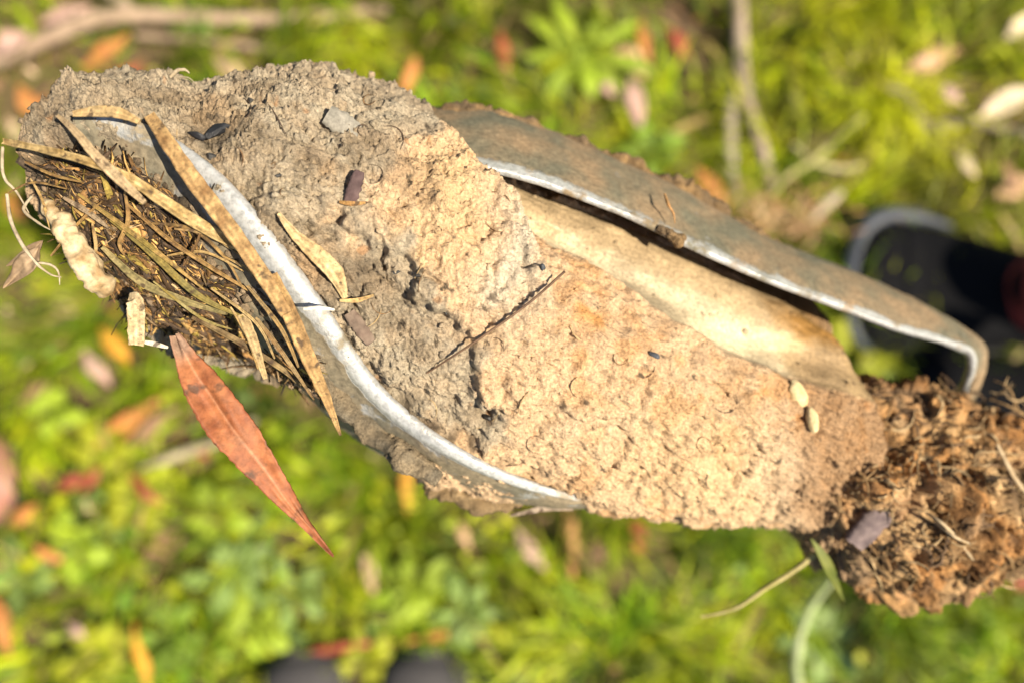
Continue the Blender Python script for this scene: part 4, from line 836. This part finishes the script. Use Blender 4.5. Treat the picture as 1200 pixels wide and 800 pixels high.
gtube('fallen_twig', [(866, 85, .020), (858, 120, .022), (855, 170, .02), (860, 215, .018), (870, 252, .014)], [.006, .0075, .008, .008, .006], (.38, .31, .24), (.50, .42, .34), label='shorter pale grey twig lying under the long one', cat='twig', seed=5)
gtube('fallen_twig', [(152, 556, .022), (200, 536, .026), (250, 518, .026), (300, 492, .022)], [.004, .0055, .0055, .004], (.46, .38, .24), (.56, .47, .31), label='short straight pale twig in the clover', cat='twig', seed=6)
gtube('fallen_twig', [(1095, 150, .015), (1130, 142, .018), (1165, 148, .018), (1215, 160, .014)], [.006, .007, .006, .005], (.36, .28, .22), (.50, .41, .33), label='stubby mauve grey twig among the dead leaves', cat='twig', seed=7)
gtube('fallen_twig', [(1040, 100, .012), (1062, 118, .016), (1085, 150, .016), (1100, 172, .01)], [.005, .008, .007, .004], (.28, .20, .16), (.40, .31, .25), label='crumbling brown twig piece by the moss', cat='twig', seed=8)
gtube('fallen_twig', [(665, 585, .02), (668, 615, .024), (670, 648, .026), (671, 678, .02)], [.005, .0075, .007, .004], (.42, .20, .07), (.55, .30, .12), label='short orange bark stick lying on the grass', cat='twig', seed=9)
gtube('dry_straw', [(900, 232, .03), (925, 205, .04), (950, 190, .045), (985, 160, .045), (1012, 136, .03)], [.002, .003, .0035, .003, .002], (.44, .40, .14), (.54, .50, .22), label='pale straw stem arching over the yellow grass', cat='stem', seed=10)
gtube('dry_straw', [(930, 170, .03), (955, 190, .035), (985, 198, .035), (1010, 194, .03)], [.002, .0035, .004, .002], (.52, .46, .20), (.62, .56, .30), label='short pale straw crossing the arching stem', cat='stem', seed=11)
gtube('dry_straw', [(952, 258, .04), (968, 240, .05), (985, 226, .05)], [.004, .006, .004], (.50, .40, .26), (.60, .50, .36), label='stubby straw beside the dry litter heap', cat='stem', seed=12)
gtube('tall_grass', [(978, 676, .42), (950, 712, .40), (936, 750, .38), (934, 790, .34), (945, 850, .25), (955, 900, .12), (958, 930, -.005)], [.0016, .0030, .0034, .0034, .003, .003], (.46, .54, .24), (.56, .62, .34), label='thick pale green grass stem arching up below the clod', cat='stem', seed=13)
# dry litter heap under the end of the twigs
r = np.random.default_rng(31); heap = Bag()
for k in range(170):
    x, y = r.normal(905, 38), r.normal(258, 17); a = r.uniform(0, 6.28); L = r.uniform(15, 45); z0 = r.uniform(.005, .04)
    pts = [gp(x - L / 2 * math.cos(a), y - L / 2 * math.sin(a), z0), gp(x, y, z0 + r.uniform(0, .015)), gp(x + L / 2 * math.cos(a), y + L / 2 * math.sin(a), z0)]
    V, F, q, f = strip_geo(pts, [.001, r.uniform(.002, .006), .001], .0006, up=np.array([0, 0, 1.]), m=2, nseg=6, roll=r.normal(0, .4)); heap.add(V, np.array([g for g in F if len(g) == 4]), np.array([(.48, .28, .12), (.32, .18, .08), (.56, .38, .20)][k % 3]) * r.uniform(.6, 1.1))
link('dry_litter_heap', heap.mesh('dry_litter_heap', M_GLEAF), label='heap of dry orange brown litter where the twigs end', cat='litter', kind='stuff')

DIM = .85
# fallen leaves: ends on the picture, width mm, height, colours
OR, PE, RD, BR, TN, CRM, PK, YO = ((.46, .17, .045), (.58, .26, .08)), ((.56, .32, .17), (.70, .45, .27)), ((.26, .055, .03), (.36, .09, .045)), ((.22, .12, .065), (.34, .20, .11)), ((.44, .29, .16), (.56, .39, .24)), ((.66, .52, .34), (.80, .66, .46)), ((.46, .28, .22), (.58, .39, .32)), ((.62, .28, .03), (.75, .40, .05))
leaves = [
 (-8, 62, 34, 36, 26, PK, 'pinkish leaf lying against the pale branch'), (96, 82, 152, 40, 26, OR, 'orange leaf tucked below the fork of the pale branch'), (118, 108, 168, 72, 18, RD, 'rusty red leaf under the orange one by the branch'),
 (22, 100, 48, 150, 24, OR, 'orange leaf on bare litter beside the hollow end'), (48, 28, 112, 6, 20, PK, 'mauve leaf above the pale branch'), (250, 66, 290, 92, 22, TN, 'small round tan leaf in the grass above the core'),
 (488, 66, 474, 118, 15, OR, 'narrow orange leaf standing in the grass behind the core'), (584, 36, 596, 94, 15, RD, 'dark red leaf in the grass left of the rosette weed'), (722, 50, 756, 92, 30, PE, 'broad peach leaf beside the rosette weed'),
 (752, 20, 764, 78, 14, OR, 'upright orange leaf behind the broad peach one'), (738, 92, 750, 150, 21, PK, 'pale pinkish oval leaf below the peach one'), (782, 34, 812, 70, 20, RD, 'dark red leaf in the shaded hollow by the twig'),
 (702, 96, 724, 112, 14, PK, 'small faded leaf right of the rosette weed'), (816, 196, 858, 250, 24, OR, 'orange leaf showing left of the pale grey twig'), (1056, 80, 1128, 58, 25, PE, 'bright tan leaf lying flat on the moss'),
 (1150, 136, 1212, 104, 27, CRM, 'cream leaf catching the sun among litter'), (1168, 232, 1214, 204, 26, PE, 'tan leaf by the black shoe'), (1178, 46, 1210, 14, 20, CRM, 'pale cream leaf in the far grass'), (1122, 176, 1146, 210, 14, CRM, 'slim cream leaf on the yellow grass'),
 (1104, 98, 1130, 122, 16, PK, 'small dull pink leaf by the stubby twig'), (1172, 186, 1198, 226, 16, BR, 'brown curled leaf by the tan one'), (108, 526, 196, 462, 25, OR, 'large orange leaf with a brown edge in the clover'), (150, 520, 210, 478, 16, BR, 'brown leaf behind the large orange one'),
 (66, 574, 104, 556, 16, RD, 'dark red leaf tip in the clover'), (10, 612, 46, 588, 18, OR, 'small orange leaf beside the brown shoe'), (120, 540, 92, 580, 12, RD, 'reddish leaf under the yellow clover'), (152, 556, 190, 590, 15, RD, 'rust coloured leaf under the pale twig'),
 (172, 812, 158, 728, 13, YO, 'bright golden orange leaf standing in the clover'), (170, 660, 226, 606, 34, BR, 'large dull brown leaf in the clover'), (424, 646, 440, 700, 14, TN, 'upright tan leaf in the clover below the red leaf tip'),
 (480, 540, 478, 602, 13, YO, 'golden leaf just under the soil lump'), (538, 612, 552, 646, 13, PE, 'small peach leaf under the soil core'), (606, 620, 640, 668, 18, PK, 'pinkish leaf slanting in the grass under the core'), (742, 606, 752, 650, 16, RD, 'red brown leaf just under the core edge'),
 (694, 630, 706, 660, 10, BR, 'little brown leaf right of the orange stick'), (-6, 700, 12, 768, 22, OR, 'orange leaf at the rim of dark earth'), (78, 728, 98, 750, 13, PK, 'tiny pink leaf in the broad leaved weeds'), (40, 640, 76, 660, 14, OR, 'little rust leaf in the weeds by the brown shoe'),
 (248, 432, 216, 452, 12, TN, 'small tan leaf near the stalk of the red leaf'), (1186, 690, 1214, 676, 18, RD, 'dark red leaf in the grass past the clod'), (118, 384, 150, 428, 20, YO, 'yellow leaf under the hollow end'), (98, 410, 130, 452, 18, PK, 'mauve brown leaf under the yellow one'),
 (60, 450, 20, 470, 16, BR, 'brown leaf in the grass below the swollen root'), (8, 226, 28, 262, 20, OR, 'orange leaf seen past the loose rootlets'), (330, 770, 470, 752, 10, RD, 'long rusty leaf lying across the grey shoe tips'), (470, 752, 600, 735, 9, OR, 'thin orange leaf lying past the grey shoe tip'), (860, 560, 890, 590, 14, TN, 'tan leaf hidden in the grass under the clay'), (1140, 470, 1162, 440, 15, TN, 'tan leaf beside the bent end of the blade')]
for i, (x0, y0, x1, y1, w_, (c1, c2), lb) in enumerate(leaves):
    rr = random.Random(i); z = rr.uniform(.022, .045); arch = rr.uniform(.002, .012)
    pts = [gp(x0, y0, z), gp(x0 * .67 + x1 * .33 + rr.uniform(-3, 3), y0 * .67 + y1 * .33 + rr.uniform(-3, 3), z + arch), gp(x0 * .33 + x1 * .67 + rr.uniform(-3, 3), y0 * .33 + y1 * .67 + rr.uniform(-3, 3), z + arch), gp(x1, y1, z - .004)]
    V, F, q, f = leaf_geo(pts, w_ * 1e-3, .0006, np.array([0, 0, 1.]), nseg=22, m=7, fold=rr.uniform(-.2, .35), curl=rr.uniform(-.25, .25), seed=i, wav=.12)
    C = mottled(V, c1, c2, 60., i); rb = (.3 * np.exp(-(f / .1) ** 2))[:, None]; C = C * (1 - rb) + np.array(c2) * 1.15 * rb
    link('fallen_leaf', raw_mesh('fallen_leaf', V, F, M_GLEAF, np.clip(C, 0, .9)), label=lb, cat='leaf', group='dead leaves fallen in the grass', origin=tuple(pts[0]))

DIM = 1.0
# weeds: stem and separate leaves
def weed(px, py, nl, ln, wd_, c1, c2, label, seed, zr=.02, lift=.35, shape=None):
    r = random.Random(seed); c = gp(px, py, zr); c[2] = zr
    root = empty('weed_plant', (c[0], c[1], 0), label, 'weed', 'leafy weeds in the grass')
    V, F, q, a = tube_geo([np.array([c[0], c[1], -.004]), np.array([c[0], c[1], zr * .5]), c], [.0018, .0016, .0012], m=8, nseg=8)
    o = link('stem', raw_mesh('stem', V, F, M_GRASS, mottled(V, c1, c2, 60.)), root); o.location = -root.location
    for k in range(nl):
        a = k * 2.4 + r.uniform(-.3, .3); L = ln * r.uniform(.65, 1.15); el = lift * r.uniform(.4, 1.5)
        d = np.array([math.cos(a), math.sin(a), 0]); up = np.array([0, 0, 1.])
        pts = [c, c + d * L * .35 + up * L * .30 * el, c + d * L * .7 + up * L * .35 * el, c + d * L + up * L * .15 * el]
        V, F, q, f = leaf_geo(pts, wd_ * r.uniform(.8, 1.15), .0006, up, nseg=12, m=5, shape=shape, fold=r.uniform(.05, .4), seed=seed * 31 + k)
        t = r.uniform(.75, 1.2); C = mottled(V, c1, c2, 50., k) * t
        rb = (.35 * np.exp(-(f / .15) ** 2))[:, None]; C = C * (1 - rb) + np.array(c2) * 1.3 * rb
        o = link('leaf', raw_mesh('leaf', V, F, M_GRASS, C), root); o.location = -root.location
LT, MD, BL, YG = ((.22, .31, .015), (.30, .39, .028)), ((.12, .20, .014), (.17, .26, .02)), ((.16, .25, .05), (.23, .32, .08)), ((.25, .28, .010), (.33, .34, .018))
obl = [.25, .35, .45, .6, .85, 1., .95, .7, .3, .05]; rnd = [.12, .10, .10, .4, .8, 1., 1., .85, .5, .1]
weed(682, 68, 9, .085, .021, *LT, 'light green rosette weed with long narrow leaves beside the peach leaf', 1, .035, .3, obl)
for i, (px, py, nl, ln, wd_, cs, lb) in enumerate([
 (118, 528, 7, .040, .024, YG, 'bright yellow green weed beside the large orange leaf'), (160, 585, 8, .045, .022, YG, 'yellow green weed growing by the rust coloured leaf'), (255, 600, 8, .045, .020, LT, 'small light green weed above the large brown leaf'),
 (90, 640, 8, .045, .022, LT, 'light green weed by the little rust leaf'), (270, 668, 9, .055, .020, BL, 'blue green weed with slim leaves below the red leaf tip'), (345, 690, 8, .045, .018, BL, 'blue green weed left of the upright tan leaf'),
 (480, 690, 9, .050, .022, LT, 'light green weed right of the upright tan leaf'), (545, 715, 8, .045, .02, BL, 'pale blue green weed above the grey shoe tips'), (30, 675, 8, .05, .024, BL, 'blue green weed beside the dark earth patch'), (200, 740, 8, .05, .02, MD, 'deep green weed right of the golden orange leaf'),
 (110, 770, 9, .05, .022, YG, 'yellow green weed left of the golden orange leaf'), (300, 730, 8, .045, .02, LT, 'light green weed above the left grey shoe'), (430, 770, 7, .045, .02, YG, 'yellow green weed between the two grey shoes'), (620, 760, 8, .06, .014, YG, 'spiky yellow green weed right of the grey shoes'),
 (962, 745, 8, .05, .022, BL, 'pale blue green weed beside the thick grass stem'), (60, 480, 7, .04, .02, LT, 'light green weed above the brown shoe'), (765, 175, 7, .045, .018, MD, 'deep green weed below the pale oval leaf'), (1010, 400, 6, .05, .03, YG, 'yellow green weed glimpsed under the blade end')]):
    weed(px, py, nl, ln, wd_, *cs, lb, 40 + i, .03, .45, rnd if ln < .056 and wd_ > .017 else obl)

# ================================================================== SHOES
def loft(stations, m, cap=True):
    V = np.concatenate(stations); F = grid_faces(len(stations), m, True).tolist()
    if cap: F.append(list(range(m))[::-1]); F.append([(len(stations) - 1) * m + k for k in range(m)])
    return V, F
def make_shoe(name, toe, yaw, label, group, upper, bumper, sole, length=.29, width=.105, collar=None, side=1, lace=True, ncap=9, toe_rim=None):
    """toe: position of the toe tip on the ground; yaw: direction the toe points to"""
    root = empty(name, (toe[0], toe[1], 0), label, 'shoe', group)
    m = 32; th = np.linspace(0, 2 * math.pi, m, endpoint=False)
    S = [0, .012, .035, .08, .15, .26, .38, .50, .62, .74, .86, .95, 1.0]
    Wd = [.20, .45, .68, .90, 1.0, 1.02, .98, .86, .74, .68, .68, .60, .30]
    Hh = [.030, .046, .054, .060, .063, .066, .078, .094, .104, .106, .106, .100, .085]
    cx = [0, 0, 0, 0, .002, .004, .004, .002, 0, -.002, -.002, -.001, 0]
    c_, s_ = math.cos(yaw), math.sin(yaw)
    def place(v): return np.stack([v[:, 0] * c_ - v[:, 1] * s_, v[:, 0] * s_ + v[:, 1] * c_, v[:, 2]], 1)
    st, so_, bm = [], [], []
    S2 = np.linspace(0, 1, 40); Wi = np.interp(S2, S, Wd); Hi = np.interp(S2, S, Hh); Ci = np.interp(S2, S, cx)
    for s, w, h, c in zip(S2, Wi, Hi, Ci):
        w_ = w * width / 2; yy = w_ * np.cos(th) + c * side; zz = np.where(np.sin(th) > 0, .028 + (h - .028) * np.abs(np.sin(th)) ** .75, .028 + .012 * np.sin(th))
        st.append(np.stack([-s * length - .008 + 0 * yy, yy, zz], 1))
        zs = np.where(np.sin(th) > 0, .018 + .014 * np.sign(np.sin(th)) * np.abs(np.sin(th)) ** .3, .014 - .014 * np.abs(np.sin(th)) ** .3)
        so_.append(np.stack([-s * (length + .012) + 0 * yy, (w_ + .005) * np.sign(np.cos(th)) * np.abs(np.cos(th)) ** .6 + c * side, zs], 1))
    V, F = loft(st, m); link('upper', raw_mesh('upper', place(V), F, upper), root).location = (0, 0, 0)
    V, F = loft(so_, m); link('sole', raw_mesh('sole', place(V), F, sole), root).location = (0, 0, 0)
    bs = []
    for s, w, h, c in zip(S2[:ncap], Wi, Hi, Ci):
        w_ = w * width / 2 + .003; a = th; zz = np.where(np.sin(a) > 0, .026 + (h - .023) * np.abs(np.sin(a)) ** .75 * (.99 if s < .1 else .985), .026 + .010 * np.sin(a)); bs.append(np.stack([-s * length - .004 + 0 * a, w_ * np.cos(a) + c * side, zz], 1))
    V, F = loft(bs, m); link('toe_cap', raw_mesh('toe_cap', place(V), F, bumper), root).location = (0, 0, 0)
    if toe_rim:
        pth = [np.array([-s * length - .004, sg * (np.interp(s, S, Wd) * width / 2 + .004), .038]) for s, sg in ((.42, -1), (.30, -1), (.20, -1), (.12, -1), (.06, -1), (.02, -1), (0, 0), (.02, 1), (.06, 1), (.12, 1))]
        V, F, q, a = tube_geo(pth, [.003, .010, .012, .011, .009, .004], m=14, nseg=60, rough=.03); link('toe_rim', raw_mesh('toe_rim', place(V), F, toe_rim), root).location = (0, 0, 0)
    # padded collar round the ankle
    ring = [np.array([-.76 * length + .052 * math.cos(a), .033 * math.sin(a), .108 + .006 * math.cos(a)]) for a in np.linspace(0, 2 * math.pi, 28)]
    V, F, q, a = tube_geo(ring, [.008, .008], m=10, nseg=40, rough=.02); link('collar', raw_mesh('collar', place(V), F, collar or sole), root).location = (0, 0, 0)
    if lace:
        for k in range(4):
            x = -length * (.34 + .065 * k); h = np.interp(-x / length, S, Hh) + .003; hw = .022
            pts = [np.array([x, -hw, h - .008]), np.array([x + .004, 0, h + .001]), np.array([x, hw, h - .008])]
            V, F, q, a = tube_geo(pts, [.0022, .0022], m=8, nseg=12, rough=.02); link('lace', raw_mesh('lace', place(V), F, collar or sole), root).location = (0, 0, 0)
    return root
for toe_px, yw, lb, sd_ in (((352, 757), math.radians(98), 'dark grey shoe with a scuffed toe left of the yellow weed', 1), ((503, 757), math.radians(84), 'dark grey shoe with a scuffed toe right of the yellow weed', -1)):
    make_shoe('shoe', gp(*toe_px, .03), yw, lb, 'pair of dark grey shoes', M_GREYSUEDE, M_GREYSUEDE, M_DARKCLOTH, width=.098, side=sd_)
make_shoe('shoe', gp(24, 560, .03), math.radians(4), 'brown leather shoe toe poking out of the grass', None, M_BROWN, M_BROWN, M_SOLE, width=.108)
make_shoe('shoe', gp(985, 330, .02), math.radians(172), 'black shoe with a toe rim painted as a grey highlight beside the dry litter heap', 'pair of black shoes', M_BLACK, M_BLACK, M_SOLE, width=.162, length=.275, collar=M_BLACK, side=1, lace=False, toe_rim=M_BUMPER)
make_shoe('shoe', gp(1040, 478, .02), math.radians(178), 'black shoe half hidden behind the crumbly clod', 'pair of black shoes', M_BLACK, M_BLACK, M_SOLE, width=.125, length=.31, collar=M_BLACK, side=-1, lace=False)

# sock of the person standing by the auger
tl = gp(985, 330, .02); ank = np.array([tl[0] + .275 * .76 - .010, tl[1] - .275 * .76 * .139, .085])
V, F, q, a = tube_geo([ank, ank + np.array([.004, 0, .03]), ank + np.array([.008, 0, .06]), ank + np.array([.012, 0, .085])], [.045, .048, .049, .047], m=28, nseg=50, rough=.06, freq=9, seed=2)
link('sock', raw_mesh('sock', V, F, M_RED), label='maroon sock standing out of the black shoe', cat='sock', origin=tuple(ank))
